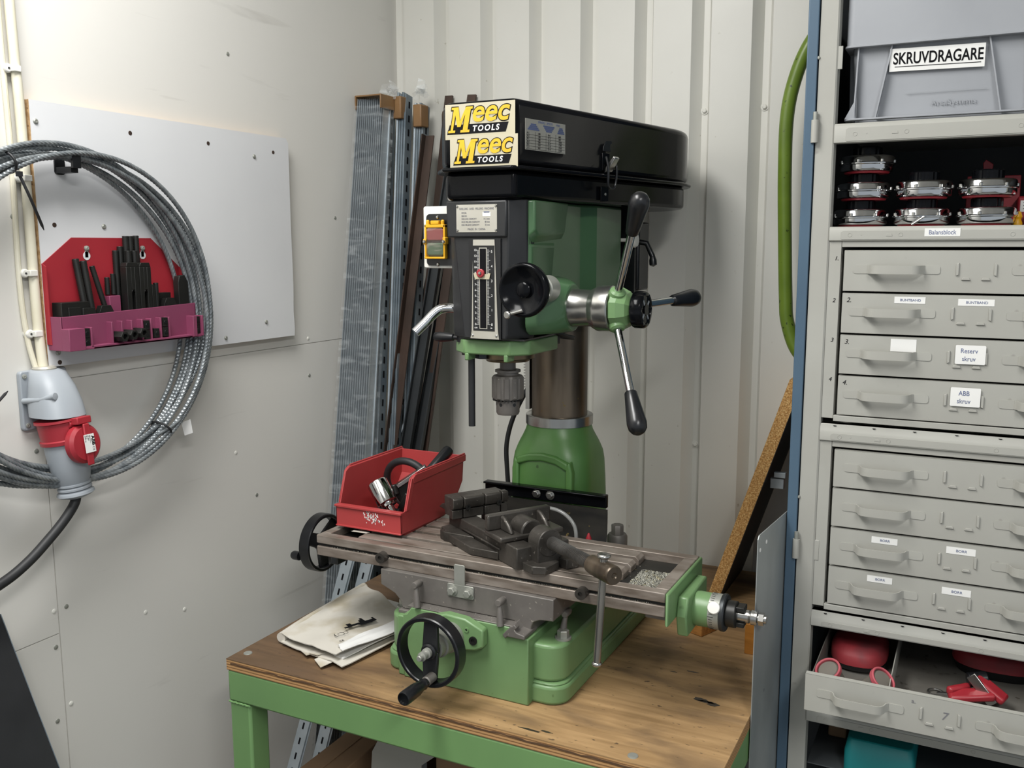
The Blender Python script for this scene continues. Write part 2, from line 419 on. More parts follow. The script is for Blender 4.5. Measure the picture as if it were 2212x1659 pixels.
for (a, b_, c, d) in ((-2.6, yj-g, .862, 2.75), (-2.6, yj-g, 0, .860), (yj+g, 2.35, zj+.0008, 2.75), (yj+g, 2.35, 0, zj-.0008)):
    mb.box(WX-.003, WX, a, b_, c, d)
wall_left = struct('wall_left', mb, M_wb)
sc = [(1.01, 1.90), (1.03, 1.60), (1.04, 1.20), (1.05, .905), (1.075, .905), (1.048, .838), (1.07, .72), (1.04, .70), (1.035, 1.45),
      (1.78, 1.33), (1.78, 1.24), (1.30, 1.18), (1.52, 1.10), (1.62, 1.42), (1.55, 1.95), (1.25, .83), (1.9, 1.62), (1.58, .99), (1.35, .80)]
for i, (y, z) in enumerate(sc):
    m_ = MB(); m_.lathe([(.0045, 0), (.0042, .0008), (.002, .0016), (0, .0016)], (WX, y, z), X, 12)
    o = obj('screw_head', m_, M_zinc if i % 3 else M_white, wall_left); o['kind'] = 'structure'
# back wall: trapezoidal profiled steel sheet
p0 = -.58; pitchw = .1372; dep = .026
prof = []
k = -7
while True:
    xr = p0+pitchw*k
    if xr > 2.6: break
    prof += [(xr-.046, 0), (xr-.024, dep), (xr-.010, dep), (xr, 0)]
    k += 1
prof = [q for q in prof if q[0] > WX-.001]
prof = [(WX-.1, 0)]+prof+[(2.8, 0)]
mb = MB(); n = len(prof)
vs = [(x, BY+d_, 0) for x, d_ in prof]+[(x, BY+d_, 2.75) for x, d_ in prof]
mb.add(vs, [(i, i+1, n+i+1, n+i) for i in range(n-1)])
mb.box(WX-.1, 2.8, BY+.05, BY+.1, 0, 2.75)
wall_back = struct('wall_back', mb, M_sheetwall, recalc=False, smooth=10)
for kk, zz in ((0, 1.86), (-2, 1.86), (-4, 1.86), (-6, 1.86), (0, 1.07), (1, 1.86), (-3, 1.07)):
    xx = p0+pitchw*kk-.017
    m_ = MB(); m_.lathe([(.009, 0), (.009, .002)], (xx, BY+dep, zz), -Y, 18).lathe([(.0055, .002), (.0055, .006), (.004, .007)], (xx, BY+dep, zz), -Y, 6)
    o = obj('wall_bolt', m_, M_sheetwall, wall_back); o['kind'] = 'structure'
# ================================================================== left wall: board, conduit, socket, coil, clamping kit
mb = MB(); BXF = WX+.019
ed = [(1.0625, 1.3445), (1.7085, 1.3445), (1.7105, 1.36), (1.7080, 1.40), (1.7105, 1.46), (1.7090, 1.60), (1.7100, 1.781), (1.702, 1.7915), (1.0625, 1.7915)]
mb.prism(ed, (WX, 0, 0), Y, Z, X, .0175, 0)
mb.prism(ed, (WX+.0175, 0, 0), Y, Z, X, .0015, 1)
wb = thing('backing_board', 'white laminated chipboard panel screwed flat to the white wall', 'board', (WX, 1.4, 1.341))
obj('panel', mb, [M_chipb, M_board], wb, smooth=20)
for (y, z, kind) in ((1.0715, 1.757, 1), (1.596, 1.743, 1), (1.613, 1.383, 1), (1.082, 1.368, 1), (1.266, 1.758, 0), (1.462, 1.758, 0), (1.658, 1.757, 0), (1.093, 1.587, 0), (1.194, 1.586, 2), (1.486, 1.358, 1), (1.084, 1.351, 0)):
    m_ = MB()
    if kind: m_.lathe([(.0048, 0), (.0046, .0012), (.003, .0026), (.0012, .0026), (0, .0016)], (BXF, y, z), X, 14)
    else: m_.lathe([(.0042, 0), (.0040, .0005), (.0022, .0006), (0, .0002)], (BXF, y, z), X, 12)
    obj('screw', m_, M_zinc if kind else M_rust, wb)

# conduit pipes and their clips
ct = thing('electric_conduit', 'thicker cream conduit pipe running down the wall beside the laminate board edge', 'conduit', (WX+.013, 1.063, 1.33))
obj('pipe', MB().tube(bez([(WX+.011, 1.040, 2.6), (WX+.011, 1.046, 1.95), (WX+.011, 1.050, 1.78), (WX+.011, 1.0515, 1.6), (WX+.012, 1.0515, 1.45), (WX+.014, 1.0525, 1.38), (WX+.017, 1.0535, 1.335)], 8), .0082, 14), M_cream, ct)
for z_, y_ in ((1.837, 1.035), (1.663, 1.040), (1.506, 1.037), (1.404, 1.038)):
    m_ = MB().lathe([(.0075, 0), (.0075, .011), (.006, .013), (0, .013)], (WX, y_, z_), X, 18)
    m_.box(WX, WX+.022, y_+.002, y_+.016, z_-.005, z_+.005)
    c_ = obj('pipe_clip', m_, M_white, ct, bevel=.001)
    obj('nail', MB().lathe([(.0018, 0), (.0016, .001), (0, .001)], (WX+.013, y_, z_), X, 10), M_dark, c_)
tag(obj('thin_cable', MB().tube(bez([(WX+.0045, 1.032, 2.6), (WX+.0045, 1.030, 1.95), (WX+.0045, 1.033, 1.7), (WX+.0045, 1.030, 1.5), (WX+.006, 1.035, 1.40), (WX+.014, 1.043, 1.335)], 8), .0045, 10), M_cream),
    'thin cream cable beside the thicker conduit pipe on the wall', 'cable')

# three phase wall socket
so = thing('wall_socket', 'grey wall socket box with a red collar and red plug hanging from it', 'socket', (WX, 1.09, 1.245))
fl = rrect(1.013, 1.103, 1.240, 1.342, .006)
obj('mounting_plate', MB().prism(fl, (WX, 0, 0), Y, Z, X, .010), M_grey, so, bevel=.002)
def ring_sec(y0, y1, x0, x1, z, rr=.42, n=28):
    cy_, cx_, a, b_ = (y0+y1)/2, (x0+x1)/2, (y1-y0)/2, (x1-x0)/2
    out = []
    for i in range(n):
        t = 2*pi*i/n; c, s_ = math.cos(t), math.sin(t)
        out.append(Vector((cx_+b_*math.copysign(abs(s_)**.75, s_), cy_+a*math.copysign(abs(c)**.75, c), z)))
    return out
rings = [ring_sec(1.031, 1.073, WX+.002, WX+.040, 1.343), ring_sec(1.025, 1.080, WX+.002, WX+.052, 1.339), ring_sec(1.018, 1.086, WX+.002, WX+.070, 1.315), ring_sec(1.012, 1.088, WX+.003, WX+.086, 1.288), ring_sec(1.009, 1.088, WX+.008, WX+.094, 1.266)]
body = obj('housing', MB().loft(rings), M_grey, so, smooth=50)
obj('cable_entry', MB().lathe([(.019, 0), (.0195, .004), (.017, .007)], (WX+.021, 1.0515, 1.341), Z, 26), M_plate, so)
obj('housing_rib', MB().tube([(WX+.012, 1.015, 1.292), (WX+.05, 1.018, 1.296), (WX+.074, 1.026, 1.303)], .005, 12).lathe([(.006, 0), (.006, .004), (0, .005)], (WX+.073, 1.026, 1.303), (1, .2, .1), 14), M_grey, so)
for y_, z_ in ((1.021, 1.333), (1.021, 1.249), (1.096, 1.250)):
    obj('screw', MB().lathe([(.0042, 0), (.004, .0015), (.0015, .0022), (0, .001)], (WX+.010, y_, z_), X, 14), M_zinc, so)
# the collar and the plug lean forwards and to the window side as one stick
A0 = Vector((WX+.054, 1.0485, 1.266)); ax = (Vector((WX+.066, 1.060, 1.135))-A0).normalized()
obj('socket_collar', MB().lathe([(.041, 0), (.0415, .004), (.038, .006), (.0365, .034), (.039, .036), (.0385, .042), (.034, .043)], A0+ax*(.0045), ax, 40), M_redp, so)
pl = thing('power_plug', 'grey five pin plug with a ribbed cable nut pushed up into the red collar', 'plug', A0+ax*.04)
obj('plug_body', MB().lathe([(.034, 0), (.0345, .02), (.033, .05), (.0285, .075), (.024, .084)], A0+ax*.038, ax, 36), M_grey, pl)
obj('cable_nut', MB().lathe([(.024, 0), (.0275, .002), (.0275, .005), (.024, .006), (.028, .009), (.028, .012), (.0245, .0135), (.030, .017), (.031, .021), (.027, .024), (.016, .028)], A0+ax*.118, ax, 36), M_grey, pl)
tip = A0+ax*.142
tag(obj('plug_cable', MB().tube(bez([tip-ax*.01, tip, tip+Vector((.0, -.006, -.016)), (WX+.065, 1.036, 1.087), (WX+.065, 1.007, 1.064), (WX+.065, .962, 1.034), (WX+.065, .912, 1.013), (WX+.07, .82, .995), (WX+.09, .72, .99)], 10), .0085, 14), M_rubber),
    'thick black cable curving down from the red and grey wall plug', 'cable')
# spring lid with rating label
lc = A0+ax*.047+Vector((.040, .003, 0)); ln = Vector((.985, .10, .12)).normalized(); lu = (Z-ln*ln.z).normalized(); lr = lu.cross(ln)
lid = obj('socket_lid', MB().lathe([(.0335, 0), (.034, .004), (.0335, .010), (.028, .0145), (0, .016)], lc-ln*.004, ln, 40), M_redp, so)
obj('lid_band', MB().prism([(-.006, .034), (.006, .034), (.0075, .0), (.005, -.037), (-.007, -.037), (-.0075, 0)], lc+ln*.0112, lr, lu, ln, .0045).obox(lc+lu*.040+ln*.004, lr, lu, ln, .015, .006, .009), M_redp, lid, bevel=.0015)
obj('lid_hinge', MB().cyl(lc+lu*.036-lr*.018-ln*.006, lc+lu*.036+lr*.018-ln*.006, .006, n=16).obox(lc+lu*.046-ln*.012-lr*.014, lr, lu, ln, .004, .016, .006).obox(lc+lu*.046-ln*.012+lr*.014, lr, lu, ln, .004, .016, .006), M_redp, lid, bevel=.001)
m_ = MB().label(lc+ln*.0162, lr, lu, .021, .031, .001, 0)
o_ = lc+ln*.0172
ru, rr_ = -lr, lu     # the label is stuck on sideways
m_.text('ABB', o_+lr*.007+lu*.012, -lu, lr, .009, 1, offset=.0003)
for i in range(4): m_.text(['380-415 V~', '6h 16A', 'IP 44', '50/60 Hz'][i], o_+lr*(.001-.0032*i)+lu*.014, -lu, lr, .0030, 1)
m_.text('CE', o_+lr*.006-lu*.006, -lu, lr, .006, 1)
obj('rating_label', m_, [M_label, M_ink], lid)

# coil of wire rope hung on the board
coil = thing('wire_rope_coil', 'coil of grey steel wire rope hanging over the laminate board and conduit', 'wire rope', (WX+.03, 1.147, 1.138))
rnd = random.Random(3)
m_ = MB()
for i in range(10):
    a = -1+2*i/9
    cyy = 1.147+.024*a+rnd.uniform(-.004, .004); czz = 1.427+rnd.uniform(-.007, .007); R = .2765+rnd.uniform(-.009, .009)
    xo = WX+.026+.0065*(i % 5)+rnd.uniform(-.001, .001); ph = rnd.uniform(0, 6)
    pts = []
    for k_ in range(600):
        t = 2*pi*k_/600
        r_ = R+.005*math.sin(2*t+ph)+.003*math.sin(3*t+ph*2)
        bulge = .016*max(0, -math.sin(t))**2          # it rides in front of the plug at the bottom
        pts.append((xo+.003*math.sin(t*2+ph)+.004*a*math.cos(t), cyy+r_*1.03*math.cos(t), czz+r_*math.sin(t)))
    m_.tube(pts, .0047, 12, closed=True, section=lambda an, ii: (lambda rr: (rr*math.cos(an+ii*.42), rr*math.sin(an+ii*.42)))(.0046 if round(an*6/pi) % 2 else .00405))
obj('rope', m_, M_rope, coil, smooth=25)
def cable_tie(p, tdir, r, tail):
    p = Vector(p); q = MB(); u, v = perp(Vector(tdir)); pts = [p+u*(r*math.cos(t*pi/10))+v*(r*.8*math.sin(t*pi/10)) for t in range(20)]
    q.tube(pts, .0022, 8, closed=True)
    if tail: q.tube(bez(tail, 6), [.0024]*(len(bez(tail, 6))-1)+[.0006], 8); q.box(tail[0][0]-.003, tail[0][0]+.004, tail[0][1]-.004, tail[0][1]+.004, tail[0][2]-.004, tail[0][2]+.004)
    return q
obj('cable_tie', cable_tie((WX+.039, 1.043, 1.683), (0, 1, .35), .021, [(WX+.062, 1.046, 1.664), (WX+.064, 1.062, 1.625), (WX+.05, 1.092, 1.577)]), M_rubber, coil, lab='black cable tie with a long loose tail')
obj('cable_tie', cable_tie((WX+.039, 1.322, 1.205), (0, .72, .66), .022, None), M_rubber, coil)
obj('cable_tie', cable_tie((WX+.04, .90, 1.28), (0, .5, -.8), .022, [(WX+.06, .91, 1.29), (WX+.066, .96, 1.30), (WX+.07, .992, 1.325)]), M_rubber, coil)
obj('paper_tag', MB().prism([(0, 0), (.02, .004), (.024, -.024), (.006, -.027)], (WX+.045, 1.366, 1.208), (.25, .97, 0), Z, (.97, -.25, 0), .0006), M_paperw, coil)
obj('loose_end', MB().tube(bez([(WX+.05, 1.30, 1.195), (WX+.055, 1.345, 1.212), (WX+.05, 1.385, 1.238)], 6), .0032, 10), M_rope, coil)
hk = obj('cable_clip', MB().prism(rrect(1.100, 1.120, 1.672, 1.700, .006), (WX+.019, 0, 0), Y, Z, X, .003).box(WX+.02, WX+.060, 1.101, 1.115, 1.674, 1.684).obox((WX+.0645, 1.108, 1.695), Y, Z, X, .008, .0135, .0028), M_plast)
tag(hk, 'black plastic cable clip holding the wire rope coil on the board', 'clip')

coil.location.x += .012; coil.location.y -= .052; W[coil.name] = Vector(coil.location)
# clamping kit rack
KX = BXF+.0005
kr = thing('clamping_kit_rack', 'red steel rack with a magenta tray for milling clamps on the board', 'tool rack', (KX, 1.23, 1.372))
poly = [(1.076, 1.384), (1.376, 1.384), (1.376, 1.512), (1.310, 1.566), (1.136, 1.566), (1.076, 1.522)]
obj('back_plate', MB().prism(poly, (KX, 0, 0), Y, Z, X, .0018), M_redp, kr)
m_ = MB().box(KX, KX+.045, 1.0755, 1.0775, 1.384, 1.515)
obj('side_flange', MB().prism([(0, 1.384), (.012, 1.384), (.010, 1.517), (0, 1.522)], (KX, 1.0745, 0), X, Z, Y, .0018), M_redp, kr)
obj('side_flange', MB().prism([(0, 1.384), (.012, 1.384), (.010, 1.507), (0, 1.512)], (KX, 1.3755, 0), X, Z, Y, .0018), M_redp, kr)
for y_ in (1.164, 1.288):
    b_ = MB().lathe([(.0075, 0), (.0075, .0006)], (KX+.0019, y_, 1.534), X, 18).obox((KX+.0022, y_, 1.541), Y, Z, X, .0032, .010, .0003)
    kh = obj('keyhole', b_, M_board, kr)
    obj('hanging_screw', MB().lathe([(.005, 0), (.0048, .0025), (.002, .004), (0, .003)], (KX+.0024, y_, 1.547), X, 14), M_zinc, kh)
# tray: floor, stepped front wall with dividers, end towers with T-nut pockets
TX = KX+.052
m_ = MB()
m_.box(KX+.002, TX, 1.076, 1.380, 1.374, 1.380)
m_.prism([(1.076, 1.374), (1.380, 1.374), (1.380, 1.440), (1.095, 1.432), (1.076, 1.432)], (TX-.018, 0, 0), Y, Z, X, .003)
m_.box(KX+.002, TX-.015, 1.0755, 1.0785, 1.374, 1.432)
m_.box(KX+.002, TX-.015, 1.3775, 1.3805, 1.374, 1.436)
m_.box(TX-.016, TX+.004, 1.0755, 1.107, 1.374, 1.412)
m_.box(TX-.016, TX, 1.122, 1.126, 1.374, 1.412)
m_.box(TX-.016, TX+.001, 1.107, 1.126, 1.374, 1.378)
m_.box(TX-.016, TX+.004, 1.3545, 1.364, 1.376, 1.416)
m_.box(TX-.016, TX+.004, 1.377, 1.381, 1.376, 1.416)
for y_ in (1.169, 1.191, 1.2125, 1.236, 1.2565, 1.2795, 1.300): m_.box(TX-.016, TX-.002, y_-.002, y_+.002, 1.376, 1.418)
m_.box(TX-.016, TX, 1.126, 1.355, 1.374, 1.3775)
m_.box(KX+.004, KX+.02, 1.192, 1.216, 1.38, 1.462)
m_.box(KX+.002, KX+.03, 1.14, 1.33, 1.38, 1.39)
obj('tray', m_, M_mag, kr, bevel=.0008)
def kit(name, label, mb_, group=None): return tag(obj(name, mb_, M_oxide, bevel=.0008), label, 'clamping part', group)
zb = 1.3805
def stud(y, x, h, dy=0, r=.0052, dx=0, z0=zb):
    q = MB(); n_ = int(h/.0022); pts = [(r*(1 if i % 2 else .9), h*i/n_) for i in range(n_+1)]
    return q.lathe(pts, (x, y, z0), (dx, dy, 1), 14)
# step blocks and clamps standing in the tray
def stepblock(y, w_, x, h):
    q = MB(); st = 6; prof_ = [(0, 0)]
    for i in range(st): prof_ += [(.030*i/st, h*(i+1)/st), (.030*(i+1)/st, h*(i+1)/st)]
    prof_ += [(.030, 0)]
    return q.prism(prof_, (x, y, zb), X*-1, Z, Y, w_)
kit('step_block', 'wide black step block standing at the conduit end of the magenta tray', MB().box(KX+.006, KX+.03, 1.084, 1.140, zb, zb+.075))
kit('step_block', 'front black cube block nearest the conduit end of the magenta tray', MB().box(KX+.018, KX+.032, 1.0965, 1.121, zb+.001, zb+.066))
kit('step_block', 'second black cube block from the conduit end of the magenta tray', MB().box(KX+.0315, KX+.0335, 1.124, 1.150, zb+.001, zb+.064).box(KX+.016, KX+.0315, 1.1245, 1.150, zb+.001, zb+.063))
kit('clamp_stud', 'long black stud leaning furthest towards the cube blocks in the rack', stud(1.144, KX+.026, .150, -.06, .0062, -.12))
kit('clamp_stud', 'long black stud leaning just behind the chamfered nose clamp', stud(1.1575, KX+.024, .146, -.07, .0062, -.08))
kit('clamp_stud', 'thin long black stud leaning across behind the chamfered nose clamp', stud(1.195, KX+.026, .140, -.24, .005, -.08))
def nose(y, w_, h, x):
    q = MB(); q.prism([(y, zb), (y+w_, zb), (y+w_, zb+h-.012), (y+w_-.006, zb+h), (y+.006, zb+h), (y, zb+h-.012)], (x-.012, 0, 0), Y, Z, X, .012)
    q.lathe([(.004, 0), (.004, .0006)], (x, y+w_/2+.003, zb+h*.62), X, 14); return q
kit('nose_clamp', 'low black chamfered nose clamp in front of the leaning studs', nose(1.158, .031, .066, KX+.033))
for i, (y_, h_, lb) in enumerate(((1.2085, .112, 'shorter of two short black studs in the rack socket'), (1.2215, .118, 'taller of two short black studs in the rack socket'))):
    kit('clamp_stud', lb, stud(y_, KX+.012, h_-.08, 0, .0048, 0, zb+.083), 'short studs in the rack')
def slotclamp(y, w_, h, x, wv):
    q = MB(); s0, s1 = y+w_*.36, y+w_*.64
    o_ = rrect(s0, s1, zb+.005, zb+h-.05, (s1-s0)*.49, 5)
    # frame around the slot: four bars
    q.box(x-.016, x, y, s0, zb, zb+h-.008); q.box(x-.016, x, s1, y+w_, zb, zb+h-.008)
    q.box(x-.016, x, s0, s1, zb+h-.05, zb+h-.008); q.prism([(y, zb+h-.008), (y+w_, zb+h-.008), (y+w_-.003, zb+h), (y+.003, zb+h)], (x-.016, 0, 0), Y, Z, X, .016)
    q.prism([(s0, zb+h-.05), (s1, zb+h-.05), (s1, zb+h-.055), ((s0+s1)/2, zb+h-.051), (s0, zb+h-.055)], (x-.016, 0, 0), Y, Z, X, .016)
    return q
kit('slotted_clamp', 'slotted black strap clamp standing upright, the one beside the socket studs', slotclamp(1.2335, .0285, .141, KX+.034, 0), 'slotted strap clamps')
kit('slotted_clamp', 'slotted black strap clamp standing upright, the one beside the plain sloping bar', slotclamp(1.2635, .0265, .140, KX+.034, 0), 'slotted strap clamps')
for y_, x_, h_, lb in ((1.234, .008, .182, 'black stud behind the strap clamps, lowest of the cluster'), (1.2445, .008, .189, 'black stud second in the cluster behind the strap clamps'), (1.2545, .012, .208, 'tall black stud of the close pair behind the strap clamps'),
                       (1.265, .012, .208, 'tall black stud touching its twin behind the strap clamps'), (1.2785, .012, .209, 'tall thin black stud standing apart behind the strap clamps'), (1.252, .024-.004, .181, 'stubby black stud just above the strap clamps, conduit side'), (1.266, .024-.004, .181, 'stubby black stud just above the strap clamps, bench side')):
    kit('clamp_stud', lb, stud(y_, KX+x_, h_-.019, 0, .0058 if x_ < .02 else .0062), 'studs behind the strap clamps')
kit('wedge_bar', 'plain black bar sloping against the strap clamp', MB().prism([(1.2925, zb), (1.3035, zb), (1.2985, zb+.098), (1.2925, zb+.1)], (KX+.016, 0, 0), Y, Z, X, .016))
kit('clamp_stud', 'lone short black stud between sloping bar and round cornered clamp', stud(1.3085, KX+.024, .102, 0, .0050))
kit('nose_clamp', 'low black clamp with a drilled nose beside the lone short stud', nose(1.319, .030, .072, KX+.033))
kit('step_block', 'flat black block lying behind the drilled nose clamp', MB().box(KX+.004, KX+.018, 1.316, 1.350, zb, zb+.082))
q = MB(); q.prism([(0, 0), (.026, 0), (.026, .098), (.018, .113), (.004, .112), (0, .10)], (KX+.018, 1.346, zb-.0), (0, .97, .10), (0, -.02, 1), X, .014)
kit('slotted_clamp', 'black strap clamp leaning outwards at the bench end of the tray', q)
kit('step_block', 'low black block at the bench end of the magenta tray', MB().box(KX+.005, KX+.016, 1.352, 1.374, zb, zb+.070))
# nuts in the front pockets
for i, (y_, z_) in enumerate(((1.1805, 1.3915), (1.2015, 1.3930), (1.2235, 1.3945))):
    q = MB().lathe([(.0088, 0), (.0098, .002), (.0098, .028), (.0088, .030), (.0052, .0302), (.005, .022), (0, .022)], (TX-.0145, y_, z_), X, 6)
    tag(obj('coupling_nut', q, M_oxide), ['long hexagon nut on the tray front, the one by the conduit end', 'long hexagon nut on the tray front, middle of the three', 'long hexagon nut on the tray front, the one beside the square nuts'][i], 'nut', 'hexagon nuts on the tray front')
def tnut(y, z, x=None):
    x = x or TX-.0145
    q = MB().box(x, x+.014, y-.0055, y+.0055, z-.0085, z+.0085); q.lathe([(.0036, 0), (.0036, .0006)], (x+.014, y, z), X, 14, 1); return q
for y_, z_, lb in ((1.2455, 1.4065, 'upper square nut in the first nut column beside the hexagon nuts'), (1.2455, 1.3885, 'lower square nut in the first nut column beside the hexagon nuts'), (1.2675, 1.390, 'single square nut in the middle nut column'),
                   (1.289, 1.409, 'upper square nut in the last nut column'), (1.289, 1.3905, 'lower square nut in the last nut column'), (1.1145, 1.402, 'upper square nut in the tray end pocket by the conduit'), (1.1145, 1.3865, 'lower square nut in the tray end pocket by the conduit'),
                   (1.3705, 1.4055, 'upper square nut in the tray end pocket by the rope coil'), (1.3705, 1.388, 'lower square nut in the tray end pocket by the rope coil')):
    tag(obj('square_nut', tnut(y_, z_), [M_oxide, M_plast], bevel=.0006), lb, 'nut', 'square nuts in the tray')

for o in list(S.objects):
    if o.parent is None and (o.get('category') in ('clamping part', 'nut') or o is kr):
        o.location.y -= .0125+(.013 if o.get('category') == 'clamping part' and 1.2 < o.location.y < 1.345 else 0); W[o.name] = Vector(o.location)
# ================================================================== work bench
BZ = .78
wbx0, wbx1, wby0, wby1 = -1.228, -.294, 1.243, 2.160
be = thing('workbench', 'green steel workbench with a worn plywood top', 'workbench', ((wbx0+wbx1)/2, 1.7, 0))
m_ = MB(); m_.box(wbx0, wbx1, wby0, wby1, BZ-.0015, BZ, 0)
m_.box(wbx0, wbx1, wby0+.0004, wby1, BZ-.022, BZ-.0015, 1)
top = obj('bench_top', m_, [M_ply, M_plye], be)
# worn ply lines: the front edge has lost strips of its middle ply
gp_ = [(wbx0+.01+.0115*i, BZ-.0082+.0007*math.sin(i*.9)+.0005*math.sin(i*2.3)) for i in range(80)]
m_ = MB(); m_.prism([(a, z+.0012+.0006*math.sin(i*1.7)) for i, (a, z) in enumerate(gp_)]+[(a, z-.0012-.0005*math.sin(i*.6)) for i, (a, z) in list(enumerate(gp_))[::-1]], (0, wby0-.0006, 0), X, Z, Y, .003)
obj('edge_groove', m_, mat('worn_ply', '4d3826', .8, col2='5d452e', nscale=30), top)
hb = .062
m_ = MB().box(wbx0+.001, wbx1-.001, wby0+.001, wby0+.051, BZ-.022-hb, BZ-.0222)
obj('front_rail', m_, M_bgreen, be, bevel=.004)
obj('rear_rail', MB().box(wbx0+.001, wbx1-.001, wby1-.051, wby1-.001, BZ-.022-hb, BZ-.0222), M_bgreen, be, bevel=.004)
for x0 in (wbx0+.001, wbx1-.051): obj('side_rail', MB().box(x0, x0+.05, wby0+.0515, wby1-.0515, BZ-.022-hb, BZ-.0222), M_bgreen, be, bevel=.004)
for x0 in (wbx0+.002, wbx1-.052):
    for y0 in (wby0+.002, wby1-.052):
        lg = obj('leg', MB().box(x0, x0+.050, y0, y0+.050, 0, BZ-.022-hb-.0005), M_bgreen, be, bevel=.005, seg=3)
        obj('weld_bead', MB().tube([(x0-.0005+.0025*i, y0-.0005+.0008*math.sin(i*2.1), BZ-.0235-hb+.0004*math.sin(i*1.3)) for i in range(21)], .0020, 8), M_bgreen, lg)
for x_, y_ in ((-1.207, 1.279), (-.427, 1.262), (-.318, 2.12), (-1.205, 2.12)):
    obj('top_screw', MB().lathe([(.0085, 0), (.0080, .0012), (.005, .0022), (0, .0016)], (x_, y_, BZ), Z, 20), M_zinc, be)
obj('lower_shelf', MB().box(wbx0+.06, wbx1-.06, wby0+.06, wby1-.06, .16, .18), M_ply, be)
# oil spots soaked in the top (thin films with their own outline)
def blot(name, cx_, cy_, a, b_, seed, par, thick=.0004):
    rr = random.Random(seed); ph = [rr.uniform(0, 6) for _ in range(4)]
    pts = [(cx_+a*math.cos(t)*(1+.18*math.sin(3*t+ph[0])+.1*math.sin(5*t+ph[1])), cy_+b_*math.sin(t)*(1+.18*math.sin(2*t+ph[2])+.1*math.sin(7*t+ph[3]))) for t in [2*pi*i/36 for i in range(36)]]
    return MB().zprism(pts, BZ, BZ+thick)
M_oilspot = mat('oil_stain', '2c2620', .3, col2='3a332b', nscale=30)
for i, (x_, y_, a, b_) in enumerate(((-.383, 1.483, .012, .0065), (-.360, 1.476, .010, .0075), (-.372, 1.479, .016, .003), (-.60, 1.262, .018, .0025), (-.575, 1.268, .010, .002), (-.424, 1.58, .011, .002), (-.455, 1.565, .006, .0016))):
    obj('oil_spot', blot('oil_spot', x_, y_, a, b_, i+3, top), M_oilspot, top)

# folded instruction papers
pp = thing('folded_manual', 'stained folded instruction sheets lying on the bench beside the machine base', 'papers', (-1.09, 1.46, BZ))
def sheet(c4, z, th, bumpy, m, name, lab=None, seed=0):
    rr = random.Random(seed); n_ = 12; vs = []; fs = []
    A, B_, C_, D_ = [Vector((p[0], p[1], 0)) for p in c4]
    for j in range(n_+1):
        for i in range(n_+1):
            a, b_ = i/n_, j/n_
            p = (A*(1-a)+B_*a)*(1-b_)+(D_*(1-a)+C_*a)*b_
            e = bumpy*(math.sin(a*5+seed)*math.cos(b_*4+seed*2)*.5+.5)+bumpy*.3*math.sin(a*13+seed*3)*math.sin(b_*11+seed)+bumpy*.25*rr.random()
            edge = min(a, 1-a, b_, 1-b_)
            p.z = z+e+(.004*bumpy/.006)*(1-min(1, edge*6))*math.sin(a*9+b_*7+seed)*.5
            vs.append(p)
    k_ = n_+1
    for j in range(n_):
        for i in range(n_): fs.append((j*k_+i, j*k_+i+1, (j+1)*k_+i+1, (j+1)*k_+i))
    m2 = len(vs); vs += [v-Vector((0, 0, th)) for v in vs]
    for j in range(n_):
        for i in range(n_): fs.append((m2+j*k_+i, m2+(j+1)*k_+i, m2+(j+1)*k_+i+1, m2+j*k_+i+1))
    per = [i for i in range(k_)]+[j*k_+n_ for j in range(1, k_)]+[n_*k_+i for i in range(n_-1, -1, -1)]+[j*k_ for j in range(n_-1, 0, -1)]
    for a, b_ in zip(per, per[1:]+per[:1]): fs.append((a, m2+a, m2+b_, b_))
    o = obj(name, MB().add(vs, fs), m, pp, smooth=60, lab=lab); return o
sheet([(-1.172, 1.332), (-1.000, 1.298), (-.952, 1.55), (-1.186, 1.63)], BZ+.006, .002, .005, M_paper, 'under_sheet', seed=1)
sheet([(-1.168, 1.345), (-1.012, 1.318), (-.955, 1.545), (-1.180, 1.622)], BZ+.013, .002, .006, M_paperw, 'middle_sheet', seed=2)
tp_ = sheet([(-1.176, 1.338), (-1.016, 1.303), (-.998, 1.52), (-1.188, 1.632)], BZ+.021, .0014, .006, M_paper, 'top_sheet', lab='yellowed top sheet with a printed machine picture', seed=3)
sheet([(-1.033, 1.330), (-1.006, 1.312), (-.955, 1.50), (-.995, 1.535)], BZ+.029, .0014, .004, M_paperw, 'white_fold', lab='clean white folded edge', seed=5)
for i, (pl_, z_) in enumerate((([(0, 0), (.030, -.012), (.034, .012), (.012, .020)], .006), ([(.05, -.010), (.085, -.026), (.092, .004), (.060, .012)], .004), ([(.03, -.006), (.052, -.004), (.055, .014), (.028, .016)], .009))):
    obj('crumpled_corner', MB().prism(pl_, (-1.115, 1.322, BZ+z_), (.98, -.17, .05), (.17, .98, .12 if i % 2 else -.1), Vector((0, 0, 1)), .0012), M_paper, pp)
